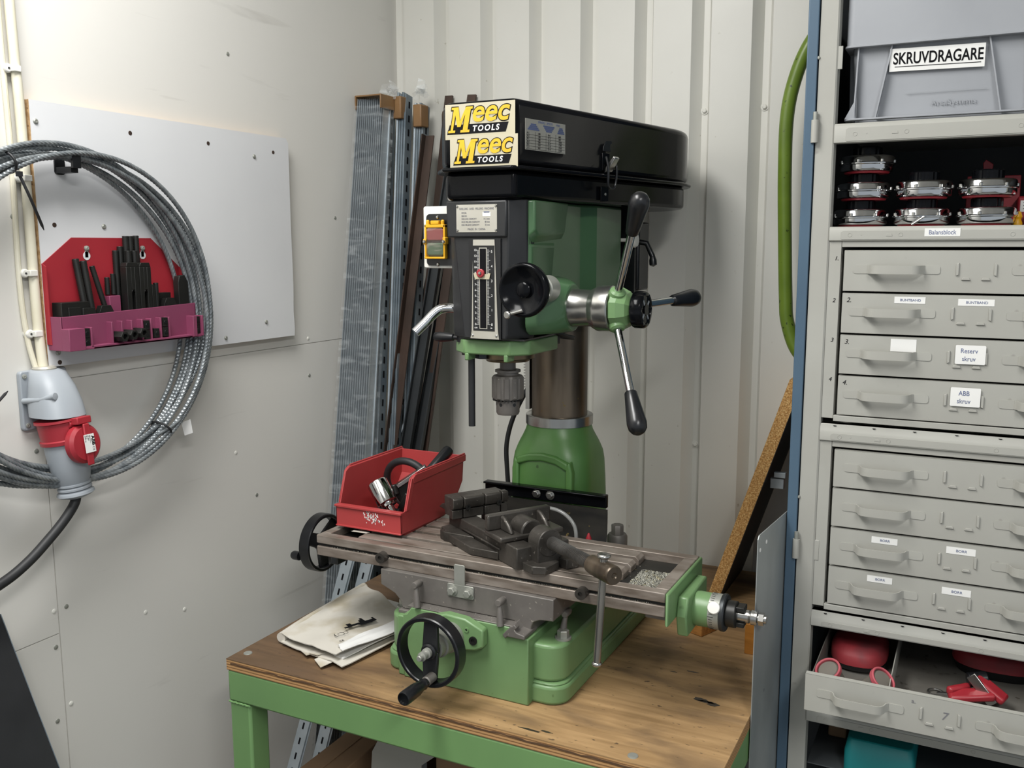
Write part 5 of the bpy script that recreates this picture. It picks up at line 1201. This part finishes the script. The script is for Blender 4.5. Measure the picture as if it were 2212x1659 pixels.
def shelf(zt, zb_, lipz, holes=True):
    """shelf with a folded front lip; zt top, zb_ bottom of the lip face"""
    m_ = MB(); m_.box(CX0+.028, CX1-.028, CYF+.004, 2.138, zt-.002, zt)
    m_.prism([(CYF+.020, zt), (CYF+.003, zt), (CYF+.0003, zt-lipz), (CYF-.0012, zt-lipz-.003), (CYF-.0012, zb_), (CYF+.004, zb_-.0015), (CYF+.02, zb_)], (CX0+.0285, 0, 0), Y, Z, X, CX1-CX0-.057)
    s_ = obj('shelf', m_, M_cab, cab, bevel=.0008)
    zc = (zb_+zt-lipz)/2-.001
    m_ = MB(); m_.prism([(-.207, zb_+.0018), (CX1-.05, zb_+.0018), (CX1-.05, zt-lipz-.0045), (-.205, zt-lipz-.0045), (-.2085, zt-lipz-.007), (-.2085, zb_+.0035)], (0, CYF-.0012, 0), X, Z, Y*-1, .0009)
    for x_ in (-.1945, -.118, .04, .12):
        m_.ring((x_, CYF-.0021, zc), -Y, .0026, .0036, 0, .0004, 18)
    m_.prism([(-.1395, zc-.0025), (-.130, zc-.0025), (-.1310, zc+.0015), (-.1385, zc+.0015)], (0, CYF-.0021, 0), X, Z, Y*-1, .0006)
    m_.lathe([(.001, 0), (.001, .0004)], (-.177, CYF-.0021, zc), -Y, 10)
    obj('lip_strip', m_, M_cab, s_, bevel=.0003)
    if holes:
        for i in range(7):
            m_ = MB(); m_.prism([(-.206+.062*i, zt-.0022), (-.2005+.062*i, zt-.0022), (-.202+.062*i, zt-.0034), (-.2045+.062*i, zt-.0034)], (0, CYF+.0018, 0), X, Z, Y*-1, .0012)
            obj('lip_slot', m_, M_ink, s_)
    return s_
sh1 = shelf(1.745, 1.7145, .003, False); sh2 = shelf(1.5805, 1.5580, .002, False)
sh3 = shelf(1.2520, 1.2235, .0105); sh4 = shelf(.9195, .8925, .0115); sh5 = shelf(.7345, .7140, .002, False)
m_ = MB(); m_.label((-.0575, CYF-.0021, 1.5705), X, Z, .051, .0125, .0004, 0).text('Balansblock', (-.0575, CYF-.0026, 1.5702), X, Z, .0100, 1, align='CENTER', sx=.83)
obj('shelf_label', m_, [M_label, M_inkb], sh2)
def frame(z0, z1):
    m_ = MB(); xa, xb = CX0+.0290, CX1-.0290
    m_.box(xa, xa+.0195, CYF+.003, CYF+.012, z0, z1); m_.box(xb-.0195, xb, CYF+.003, CYF+.012, z0, z1)
    m_.box(xa+.02, xb-.02, CYF+.003, CYF+.012, z1-.010, z1); m_.box(xa+.02, xb-.02, CYF-.0005, CYF+.012, z0-.004, z0+.006)
    m_.box(xa+.0185, xa+.020, CYF+.012, 2.10, z0, z1); m_.box(xb-.02, xb-.0185, CYF+.012, 2.10, z0, z1)
    return obj('drawer_frame', m_, M_cab, cab, bevel=.001)
f1 = frame(1.2615, 1.5575); f2 = frame(.9290, 1.2230)
# hand written numbers on the frame
m_ = MB(); xh = CX0+.0380
for t_, z_ in (('1.', 1.529), ('2', 1.460), ('3', 1.394), ('4', 1.328)): m_.text(t_, (xh, CYF+.0026, z_), X, Z, .0095, 0, shear=.25)
obj('written_number', m_, M_ink, f1)
def handle(x0, z, dy, par, seed):
    """flat strap handle with two ears"""
    rr = random.Random(seed); L_ = .130; h = .0068; y0 = CYF+dy
    m_ = MB()
    for a, b_ in ((x0, x0+.0245), (x0+L_-.0245, x0+L_)):
        r_ = .004; m_.prism(rrect(a, b_, z-h, z+h, r_, 3), (0, y0, 0), X, Z, Y*-1, .0012)
    pts = [(x0+.0225, .0006), (x0+.026, .004), (x0+.0285, .013), (x0+.033, .0185), (x0+.041, .0205), (x0+L_-.041, .0205), (x0+L_-.033, .0185), (x0+L_-.0285, .013), (x0+L_-.026, .004), (x0+L_-.0225, .0006)]
    inn = [(a+(.0012 if i < 5 else -.0012)*(1 if 0 < i < 9 else 0), max(.0, d-.0012)) for i, (a, d) in enumerate(pts)]
    rg = []
    for i, (a, d) in enumerate(pts):
        q = Vector((pts[min(i+1, 9)][0]-pts[max(i-1, 0)][0], 0, 0))+Y*-(pts[min(i+1, 9)][1]-pts[max(i-1, 0)][1]); q.normalize(); nn = q.cross(Z)*.0008
        c = Vector((a, y0-d-.0006, z)); rg.append([c-nn-Z*h, c-nn+Z*h, c+nn+Z*h, c+nn-Z*h])
    m_.loft(rg)
    return obj('handle', m_, M_cab, par, smooth=40)
def holder(xc, z, dy, par):
    m_ = MB(); y0 = CYF+dy
    for s_ in (-1, 1): m_.prism([(xc+s_*.0285, z-.010), (xc+s_*.0285, z+.0085), (xc+s_*.0245, z+.0105), (xc+s_*.0245, z-.0085)], (0, y0, 0), X, Z, Y*-1, .0028)
    for s_ in (-1, 1): m_.prism([(xc+s_*.0140-.0065, z-.0165), (xc+s_*.0140+.0065, z-.0165), (xc+s_*.0140+.0045, z-.0125), (xc+s_*.0140-.0045, z-.0125)], (0, y0, 0), X, Z, Y*-1, .0028)
    return obj('label_holder', m_, M_cab, par, bevel=.0006)
DX0, DX1 = -.2015, .1875
def drawer(zt, zb_, dy, labs, hand, seed, hx=-.1870, x0=DX0, x1=DX1):
    y0 = CYF+dy
    m_ = MB(); m_.box(x0, x1, y0, y0+.0015, zb_, zt); m_.box(x0, x1, y0, y0+.012, zt-.0012, zt)
    d_ = obj('drawer', m_, M_cab, cab, bevel=.0006)
    m_ = MB()
    m_.box(x0+.006, x0+.0075, y0+.0015, y0+.44, zb_+.004, zt-.010); m_.box(x1-.0075, x1-.006, y0+.0015, y0+.44, zb_+.004, zt-.010); m_.box(x0+.006, x1-.006, y0+.0015, y0+.44, zb_+.004, zb_+.0055)
    obj('drawer_tray', m_, M_tray_shaded if dy < -.01 else M_cab, d_)
    zc = (zt+zb_)/2
    handle(hx, zc+.0025, dy, d_, seed); handle(hx+.230, zc+.0025, dy, d_, seed+1)
    holder(hx+.181, zc+.0035, dy, d_)
    for (kind, xc, z_, wd, ht, tx) in labs:
        m_ = MB(); yl = y0-(.0001 if kind != 'card' else .0032)
        if kind == 'card': m_.prism(rrect(xc-wd/2, xc+wd/2, z_-ht/2, z_+ht/2, .002), (0, yl, 0), X, Z, Y*-1, .0006)
        else: m_.label((xc, yl, z_), X, Z, wd, ht, .0005, 0)
        if len(tx) == 1: m_.text(tx[0], (xc+wd*.02, yl-.0007, z_), X, Z, ht*.52, 1, align='CENTER', sx=1.05)
        elif len(tx) == 2:
            m_.text(tx[0], (xc-.002, yl-.0008, z_+.0058), X, Z, .0105, 1, align='CENTER', sx=.84); m_.text(tx[1], (xc-.002, yl-.0008, z_-.0068), X, Z, .0105, 1, align='CENTER', sx=.84)
        obj('drawer_label', m_, [M_label, M_inkb], d_)
    if hand:
        m_ = MB(); m_.text(hand, (x0+.0065, y0-.0002, zt-.0115), X, Z, .011, 0, shear=.25); obj('written_number', m_, M_ink, d_)
    return d_
zs = [1.5430, 1.4735, 1.4045, 1.3360]
drawer(1.5425, 1.4760, 0, [], None, 1)
drawer(1.4728, 1.4070, 0, [('s', -.0985, 1.4632, .046, .0105, ['BUNTBAND']), ('s', -.0030, 1.4617, .051, .0105, ['BUNTBAND'])], '2.', 3, hx=-.190)
M_res = mat('glue_residue', 'c2c1ba', .25, col2='b4b3ab', nscale=60)
drawer(1.4038, 1.3387, 0, [('card0', -.1040, 1.3900, .0385, .0205, []), ('card', -.0060, 1.3800, .0430, .0300, ['Reserv', 'skruv'])], '3.', 5, hx=-.1915)
drawer(1.3355, 1.2695, 0, [('card', -.0090, 1.3125, .0430, .0300, ['ABB', 'skruv'])], '4.', 7, hx=-.1920)
drawer(1.2090, 1.1450, 0, [], None, 9, hx=-.1850)
drawer(1.1420, 1.0762, 0, [], None, 11, hx=-.1855)
drawer(1.0730, 1.0072, 0, [('s', -.1150, 1.0610, .0405, .0110, ['BORR']), ('s', .0005, 1.0600, .0430, .0115, ['BORR']), ('s', .131, 1.0600, .0430, .0115, ['BORR'])], None, 13, hx=-.1850)
drawer(1.0040, .9372, 0, [('s', -.1190, .9925, .0395, .0110, ['BORR']), ('s', -.0020, .9905, .0430, .0115, ['BORR']), ('s', .126, .9905, .0430, .0115, ['BORR'])], None, 15, hx=-.1890)
# the pulled out drawer
dyO = -.140; yO = CYF+dyO
dO = drawer(.8660, .8035, dyO, [], None, 17, hx=-.1930, x0=-.2115, x1=.198)
m_ = MB(); m_.text('7', (-.0105, yO-.0003, .8400), X, Z, .018, 0, shear=.2).text('a.', (-.053, yO-.0003, .8550), X, Z, .010, 0)
obj('written_number', m_, M_inkg, dO)
obj('drawer_divider', MB().box(-.0885, -.0870, yO+.0016, yO+.43, .8095, .8560), M_cab, dO)

# ---- grey stacking crate on the top shelf
cr = thing('stacking_crate', 'grey plastic stacking crate labelled SKRUVDRAGARE on the upper cabinet shelf', 'crate', (-.068, 1.80, 1.7452))
cz = 1.7455; ccx = -.070
def crect(hx, y0, y1, z): return [Vector((ccx+a, b_, z)) for a, b_ in rrect(-hx, hx, y0, y1, .012, 4)]
m_ = MB(); m_.loft([crect(.131, 1.655, 1.995, cz+.0), crect(.137, 1.650, 2.00, cz+.10), crect(.141, 1.646, 2.004, cz+.165)], cap=False)
m_.loft([crect(.128, 1.658, 1.992, cz+.003), crect(.134, 1.653, 1.997, cz+.10), crect(.138, 1.649, 2.001, cz+.165)], cap=False)
m_.box(ccx-.128, ccx+.128, 1.66, 1.99, cz, cz+.003)
cs = obj('crate_wall', m_, M_crate, cr, smooth=40, recalc=False)
def rimband(hx, y0, y1, z0, z1, name):
    m_ = MB(); o_ = rrect(-hx, hx, y0, y1, .012, 4); i_ = rrect(-hx+.012, hx-.012, y0+.012, y1-.012, .006, 4); n_ = len(o_)
    vs = [(ccx+a, b_, z) for z in (z0, z1) for a, b_ in o_]+[(ccx+a, b_, z) for z in (z0, z1) for a, b_ in i_]
    fs = []
    for i in range(n_):
        j = (i+1) % n_; fs += [(i, j, n_+j, n_+i), (2*n_+i, 3*n_+i, 3*n_+j, 2*n_+j), (n_+i, n_+j, 3*n_+j, 3*n_+i), (i, 2*n_+i, 2*n_+j, j)]
    return obj(name, m_.add(vs, fs), M_crate, cr, bevel=.0006)
rimband(.146, 1.638, 2.012, cz+.0055, cz+.0085, 'lower_flange')
rimband(.149, 1.632, 2.018, cz+.118, cz+.1215, 'upper_flange')
rimband(.147, 1.634, 2.016, cz+.121, cz+.20, 'upper_band')
for xa, xb in ((-.098, -.078), (.081, .060), (.119, .110), (-.131, -.128)):
    m_ = MB(); m_.prism([(ccx+xa-.0011, cz+.008), (ccx+xa+.0011, cz+.008), (ccx+xb+.0011, cz+.118), (ccx+xb-.0011, cz+.118)], (0, 1.640, 0), X, Z, Y, .012); obj('crate_rib', m_, M_crate, cr)
for y_ in (1.70, 1.82, 1.94):
    for s_ in (-1, 1): m_ = MB(); m_.prism([(.128, cz+.008), (.1445, cz+.008), (.1475, cz+.118), (.134, cz+.118)], (ccx, y_, 0), X*s_, Z, Y, .0022); obj('crate_rib', m_, M_crate, cr)
m_ = MB(); m_.prism([(ccx-.145, cz+.008), (ccx-.128, cz+.008), (ccx-.131, cz+.035)], (0, 1.641, 0), X, Z, Y, .002)
obj('crate_rib', m_, M_crate, cr)
rv_ = (X*1+Z*.0).normalized(); ln_ = Vector((0, -.07, 1)).normalized()
m_ = MB(); lc_ = Vector((-.0830, 1.6435, cz+.094)); rl = Vector((1, 0, -.02)).normalized()
m_.label(lc_, rl, ln_, .136, .0345, .0006, 0); m_.text('SKRUVDRAGARE', lc_+rl*.0015-Y*.0009+ln_*.001, rl, ln_, .0245, 1, align='CENTER', sx=.695, offset=.0004)
m_.obox(lc_+rl*.0015-Y*.0009-ln_*.0105, rl, ln_, rl.cross(ln_), .0615, .0005, .0002, 1)
obj('crate_label', m_, [M_label, M_ink], cr)
m_ = MB(); m_.text('ArcaSystems', Vector((-.088, 1.6505, cz+.027)), X, ln_, .0125, 0, align='LEFT', ext=.0002)
m_.obox((-.067, 1.6495, cz+.044), X, ln_, Y, .058, .0003, .0003)
obj('moulded_mark', m_, M_crate, cs)

# ---- tool balancers on the second shelf
def balancer(x, y, z, label, rz=0, r=.0435):
    t_ = thing('tool_balancer', label, 'tool balancer', (x, y, z), 'tool balancers on the second shelf')
    c = Vector((x, y, z))
    hs = obj('drum', MB().lathe([(r*.86, .0025), (r*.95, .004), (r*.975, .006), (r*.975, .0135), (r, .0142), (r*1.03, .0148), (r*1.03, .0164), (r, .0170), (r*.985, .018), (r*.975, .0255), (r*.93, .0280), (r*.85, .0290), (.012, .0292)], c, Z, 56), M_chrome, t_, smooth=40)
    for i in range(7):
        t = 2*pi*i/7+rz; obj('drum_bolt', MB().lathe([(.003, 0), (.003, .004), (.0022, .005)], c+Vector((math.cos(t)*r*.975, math.sin(t)*r*.975, .0172)), Z, 10), M_steel, hs)
    obj('hub_ring', MB().lathe([(r*.60, 0), (r*.80, .0), (r*.84, .0026), (r*.60, .0026)], c, Z, 40), M_redp, t_)
    obj('hub', MB().lathe([(r*.54, 0), (r*.54, .0128), (r*.50, .0145), (0, .0145)], c+Z*.0293, Z, 60, lobes=lambda t, h: 1-.05*(math.sin(10*t) > .2)), M_black, t_, smooth=30)
    return t_
b0_ = balancer(-.188, 1.690, 1.5808, 'chrome tool balancer drum, bottom of the tallest stack beside the stile')
clone(b0_, (.003, .004, .0440), 'chrome tool balancer drum, middle of the tallest stack beside the stile')
clone(b0_, (.006, .006, .0880), 'chrome tool balancer drum, top of the tallest stack beside the stile')
clone(b0_, (.0950, -.004, 0), 'chrome tool balancer drum with a cotter pin, bottom of the middle stack')
clone(b0_, (.0960, -.002, .0440), 'chrome tool balancer drum, top of the middle stack')
clone(b0_, (.1900, -.004, 0), 'chrome tool balancer drum, bottom of the stack beside the red box')
clone(b0_, (.1890, -.002, .0440), 'chrome tool balancer drum, top of the stack beside the red box')
tag(obj('cotter_pin', MB().cyl((-.105, 1.642, 1.5835), (-.088, 1.646, 1.5985), .0022, n=10).cyl((-.104, 1.641, 1.583), (-.086, 1.642, 1.596), .0018, n=10), M_steel), 'steel pin sticking out from under the middle balancer stack', 'pin')
rb = thing('red_tool_box', 'red box with a white label behind yellow knobs on the balancer shelf', 'box', (.085, 1.75, 1.5808))
obj('box_body', MB().box(.046, .16, 1.72, 1.86, 1.5808, 1.628), M_redp, rb, bevel=.003)
m_ = MB().label((.075, 1.7195, 1.612), X, Z, .05, .018, .0006, 0)
for i in range(3): m_.obox((.07, 1.7188, 1.618-.005*i), X, Z, -Y, .016, .0007, .0001, 1)
obj('box_label', m_, [M_label, M_inkg], rb)
for i, x_ in enumerate((.0465, .066)): tag(obj('yellow_knob', MB().lathe([(.0075, 0), (.008, .004), (.0055, .010), (.0075, .014), (.005, .022), (0, .023)], (x_, 1.700, 1.5808), Z, 20), M_yellow), ('yellow turned knob on the shelf touching the last balancer stack', 'yellow turned knob on the shelf, further from the balancers')[i], 'knob')
tag(obj('red_bracket', MB().prism([(-.002, 0), (.010, 0), (.012, .026), (.0, .034), (-.004, .028)], (-.004, 1.83, 1.662), X, Z, Y, .02).box(-.03, .05, 1.78, 1.86, 1.5808, 1.665), M_redp, bevel=.001), 'dark red bracket standing behind the shorter balancer stacks', 'bracket')

# ---- things in the open drawer
zf_ = .8098
ph = thing('tool_pouch', 'red and black zipped pouch in the near compartment of the open drawer', 'pouch', (-.155, 1.60, zf_))
def dome(cx_, cy_, hx, hy, zs_, e=2.6):
    rings = []
    for z_, k in zs_: rings.append([Vector((cx_+hx*k*math.copysign(abs(math.cos(t))**(2/e), math.cos(t)), cy_+hy*k*math.copysign(abs(math.sin(t))**(2/e), math.sin(t)), z_)) for t in [2*pi*i/36 for i in range(36)]])
    return rings
obj('pouch_base', MB().loft(dome(-.151, 1.705, .047, .070, [(zf_, .85), (zf_+.006, .97), (zf_+.014, 1.0)])), M_plast, ph, smooth=60)
obj('pouch_lid', MB().loft(dome(-.151, 1.705, .048, .071, [(zf_+.0142, 1.0), (zf_+.030, .99), (zf_+.034, .94), (zf_+.044, .82), (zf_+.046, .5)])), M_dred, ph, smooth=60)
for (x_, y_, d, lb) in ((-.178, 1.512, Vector((-.3, -.5, .75)), 'pink rimmed grey rubber cup by the drawer side wall'), (-.108, 1.512, Vector((.55, -.3, .7)), 'pink rimmed grey rubber cup beside the drawer divider')):
    d = d.normalized(); c = Vector((x_, y_+.023, zf_+.036))
    cu = thing('rubber_cup', lb, 'rubber cup', c-Z*.036, 'rubber cups in the open drawer')
    obj('cup_body', MB().lathe([(.008, -.038), (.0165, -.030), (.0175, .014), (.015, .017), (0, .018)], c, d, 30), mat('grey_rubber', '6f6a60', .7, col2='65605a', nscale=20), cu)
    obj('cup_rim', MB().ring(c+d*.010, d, .0178, .0215, 0, .009, 36), M_pink, cu, bevel=.0015)
rt_ = thing('ratchet_tool', 'small red and black ratchet strap buckle in the wide drawer compartment', 'buckle', (.03, 1.54, zf_))
q1_ = Vector((.8, .1, -.25)).normalized(); q2_ = Vector((0, 1, .3)).normalized()
obj('buckle_frame', MB().obox((.018, 1.53, zf_+.020), Vector((.9, .2, .15)).normalized(), Vector((-.2, .95, .1)).normalized(), Vector((0, -.1, 1)).normalized(), .034, .014, .006).obox((.000, 1.54, zf_+.022), Vector((.7, .7, 0)).normalized(), Vector((-.7, .7, 0)).normalized(), Z, .022, .006, .007), M_redp, rt_, bevel=.004)
obj('buckle_lever', MB().obox((.046, 1.545, zf_+.030), Vector((.8, -.3, -.45)).normalized(), Vector((.3, .95, 0)).normalized(), Vector((.8, -.3, -.45)).normalized().cross(Vector((.3, .95, 0)).normalized()), .026, .014, .006), M_redp, rt_, bevel=.004)
obj('buckle_drum', MB().cyl((.012, 1.555, zf_+.034), (.04, 1.565, zf_+.038), .012, n=20), M_plast, rt_, bevel=.002)
rt_.location += Vector((.012, .06, .003)); W[rt_.name] = Vector(rt_.location)-Vector((.012, .06, .003))
obj('side_plate', MB().obox((.033, 1.535, zf_+.030), Vector((.65, -.25, -.7)).normalized(), Vector((.3, .95, 0)).normalized(), Vector((.65, -.25, -.7)).normalized().cross(Vector((.3, .95, 0)).normalized()), .026, .002, .008), M_steel, rt_, bevel=.001)
p2 = thing('tool_pouch', 'dark red pouch lying deep inside the wide drawer compartment', 'pouch', (.06, 1.70, zf_))
obj('pouch_base', MB().loft(dome(.070, 1.77, .072, .06, [(zf_, .9), (zf_+.016, 1.0)])), M_plast, p2, smooth=60)
obj('pouch_lid', MB().loft(dome(.070, 1.77, .072, .06, [(zf_+.0165, 1.0), (zf_+.034, .97), (zf_+.042, .8)])), M_dred, p2, smooth=60)
tag(obj('key_ring', MB().tube([Vector((-.022+.012*math.cos(t), 1.62+.012*math.sin(t), zf_+.003)) for t in [2*pi*i/24 for i in range(24)]], .0016, 8, closed=True).cyl((-.018, 1.61, zf_+.004), (.002, 1.60, zf_+.012), .005, n=14), M_steel), 'small shiny ring with a black fob on the drawer floor', 'key ring')

# ---- teal tool case in the bottom compartment
zc_ = .62
obj('low_shelf_plate', MB().box(CX0+.03, CX1-.03, CYF+.03, 2.135, zc_-.003, zc_-.001), M_cabd, cab)
tc_ = thing('teal_tool_case', 'teal plastic power tool case standing in the lowest compartment', 'tool case', (-.115, 1.70, zc_))
m_ = MB(); m_.loft([[Vector((-.105+a*k, y0+b_, zz)) for a, b_ in rrect(-.058, .058, 0, .20, .012, 4)] for zz, k, y0 in ((zc_, 1.0, 1.64), (zc_+.040, 1.0, 1.64), (zc_+.056, .95, 1.648), (zc_+.062, .92, 1.652))])
obj('case_shell', m_, M_teal, tc_, bevel=.002)
m_ = MB(); m_.prism([(-.150, zc_+.058), (-.142, zc_+.083), (-.078, zc_+.083), (-.070, zc_+.058), (-.079, zc_+.058), (-.085, zc_+.075), (-.135, zc_+.075), (-.141, zc_+.058)], (0, 1.70, 0), X, Z, Y, .018)
obj('case_handle', m_, M_teal, tc_, bevel=.003)
obj('case_body', MB().box(-.158, -.055, 1.73, 1.86, zc_+.05, zc_+.105), M_teal, tc_, bevel=.008)
obj('latch', MB().box(-.150, -.085, 1.685, 1.70, zc_+.055, zc_+.064), M_plast, tc_, bevel=.001)
tag(obj('tan_packet', MB().box(-.205, -.172, 1.76, 1.80, zc_, zc_+.085), M_card, bevel=.003), 'small pale packet at the back of the lowest compartment', 'packet')
# ================================================================== rails and bars standing in the corner
GAP = -1.441
def rail(name, B, T, wv, prof_, m, label, cat, group=None, slots=None, mslot=None):
    """profile prof_ in (w, n) swept from B to T; w = width direction"""
    B, T = Vector(B), Vector(T); d = (T-B).normalized(); w_ = Vector(wv); w_ = (w_-d*w_.dot(d)).normalized(); n_ = d.cross(w_)
    m_ = MB(); m_.prism(prof_, B, w_, n_, d, (T-B).length)
    if slots:
        pit, L0_, a0_, hw_ = slots; k = int((T-B).length/pit)
        for i in range(k):
            if T.z < B.z: continue
            m_.obox(B+d*(a0_+i*pit)+n_*mslot, d, w_, n_, L0_/2, hw_, .0004, 1)
    return tag(obj(name, m_, [m, M_ink], smooth=20), label, cat, group)
hat = [(-.0175, 0), (-.0135, 0), (-.0135, .0055), (.0135, .0055), (.0135, 0), (.0175, 0), (.0175, .0012), (.0147, .0012), (.0147, .0068), (-.0147, .0068), (-.0147, .0012), (-.0175, .0012)]
# pack of mounting rails seen edge on, wrapped in film
for i in range(14):
    B = (-1.350+.0076*i, 1.602+.0006*i, .0005); T = (-1.4345+.0050*i, 2.014+.0015*i, 1.915)
    rail('mounting_rail', B, T, Y, [(a, b_*.36) for a, b_ in hat], M_galv, 'galvanised mounting rail in the film wrapped pack standing against the white wall', 'mounting rail', 'mounting rails in the wrapped pack', (.036, .017, .02, .0026) if i == 13 else None, .0030)
rg = []
for z_ in [0.02+1.88*i/14 for i in range(15)]:
    t = z_/1.915; y_ = 1.602+.412*t; a0_ = -1.352-.0845*t-.004; a1_ = -1.350-.0845*t+(.0076*(1-t)+.0050*t)*13+.006
    rg.append([Vector(p) for p in ((a0_, y_-.022, z_), (a1_, y_-.014, z_), (a1_+.001, y_+.040, z_), (a0_, y_+.024, z_))])
tag(obj('plastic_wrap', MB().loft(rg, cap=False), M_film, recalc=True), 'clear plastic film wrapped around the pack of mounting rails', 'plastic wrap')
tag(obj('end_cap', MB().prism([(-1.4415, 0), (-1.4385, 0), (-1.4385, .030), (-1.366, .030), (-1.366, 0), (-1.362, 0), (-1.362, .034), (-1.4415, .034)], (0, 1.992, 1.892), X, Z, Y, .06), M_tape, bevel=.002),
    'brown tape folded over the top of the wrapped rail pack', 'tape')
# packs of slotted rails standing beside it: edges towards the room, slots on the side
lbs = [['inner', 'middle', 'outer']]
packs = [((-1.268, 1.690), (-1.404, 2.070, 1.930), 'pack of slotted rails next to the film wrapped pack'), ((-1.262, 1.755), (-1.366, 2.090, 1.938), 'taped pack of slotted rails, second from the wrapped pack'), ((-1.256, 1.815), (-1.328, 2.112, 1.912), 'bright pack with a film tuft, furthest from the wrapped pack')]
for pi_, ((xb, yb), (xt, yt, zt), lb) in enumerate(packs):
    for i in range(4):
        rail('slotted_rail', (xb+.0055*i*.9, yb+.001*i, .0005), (xt+.0062*i, yt+.002*i, zt-.004*(i % 2)), Y, [(a, -b_*.5) for a, b_ in hat], M_galv if i == 0 else M_galvd, 'slotted rail in the '+lb, 'slotted rail', lb, (.036, .017, .02+.004*i, .0028) if i == 3 else None, -.0040)
for i, (x_, y_, z_, lb) in enumerate(((-1.357, 2.074, 1.900, 'brown tape around the top of the second pack of slotted rails'), (-1.312, 2.098, 1.880, 'brown tape around the top of the last pack of slotted rails'))):
    tag(obj('tape_wrap', MB().obox((x_, y_, z_), Y, X, Z, .019, .0125, .028), M_tape, bevel=.003), lb, 'tape')
rr = random.Random(9)
for c, lb in (((-1.375, 2.055, 1.935), 'torn clear film crumpled over the pack next to the wrapped one'), ((-1.318, 2.10, 1.94), 'torn clear film tuft on top of the last pack of slotted rails')):
    m_ = MB()
    for _ in range(9):
        p = Vector(c)+Vector((rr.uniform(-.012, .018), rr.uniform(-.012, .012), rr.uniform(-.012, .022))); e = Euler((rr.uniform(0, 6), rr.uniform(0, 6), rr.uniform(0, 6))).to_matrix()
        m_.add([p+e@Vector(v)*.02 for v in ((-1, -.5, 0), (.2, -.6, .3), (1, .2, -.1), (.1, .7, .4), (-.8, .4, -.2))], [(0, 1, 3, 4), (1, 2, 3)])
    tag(obj('film_scrap', m_, M_film2, recalc=False), lb, 'plastic film')
# loose slotted rails leaning in front
rail('slotted_rail', (-1.424, 1.495, .0005), (-1.268, 1.785, 1.02), X, [(a, -b_) for a, b_ in hat], M_galv, 'loose bright slotted rail leaning in the gap, nearer to the white wall', 'slotted rail', 'loose slotted rails behind the bench', (.036, .015, .02, .0021), -.0072)
rail('slotted_rail', (-1.370, 1.520, .0005), (-1.232, 1.800, 1.00), X, [(a, -b_) for a, b_ in hat], M_galv, 'loose bright slotted rail leaning in the gap, next to the bench', 'slotted rail', 'loose slotted rails behind the bench', (.036, .015, .02, .0021), -.0072)
rail('slotted_rail', (-1.400, 1.64, .0005), (-1.286, 2.106, 1.50), X, [(a*.75, -b_) for a, b_ in hat], M_chrome, 'shiny slotted rail leaning out behind the red bin', 'slotted rail', None, (.036, .015, .02, .0021), -.0072)
# dark bars
ang = [(-.0135, 0), (.0135, 0), (.0135, .003), (-.0105, .003), (-.0105, .02), (-.0135, .02)]
flat = [(-.0125, 0), (.0125, 0), (.0125, .006), (-.0125, .006)]
chn = [(-.016, 0), (.016, 0), (.016, .012), (.013, .012), (.013, .003), (-.013, .003), (-.013, .012), (-.016, .012)]
rail('steel_angle_bar', (-1.330, 1.700, .0005), (-1.2865, 2.10, 1.830), X, [(a, -b_) for a, b_ in ang], M_rust, 'rusty brown angle bar with its top beside the black belt cover', 'steel bar')
rail('steel_channel', (-1.310, 1.655, .0005), (-1.2330, 2.15, 1.84), X, [(a*.9, -b_) for a, b_ in chn], M_dark, 'dark steel channel bar leaning beside the shiny slotted rail', 'steel bar')
rail('steel_channel', (-1.281, 1.635, .0005), (-1.2230, 2.15, 1.67), X, [(a*.8, -b_) for a, b_ in chn], M_dark, 'narrow dark steel channel between the wide channel and the flat bars', 'steel bar')
rail('steel_flat_bar', (-1.298, 1.760, .0005), (-1.194, 2.155, 1.934), X, flat, M_rust, 'brown flat bar whose tip shows above the middle of the belt cover', 'steel bar')
rail('steel_flat_bar', (-1.320, 1.800, .0005), (-1.262, 2.155, 1.936), X, [(a*.9, b_) for a, b_ in flat], M_rust, 'dark flat bar whose tip shows above the sticker edge of the belt cover', 'steel bar')
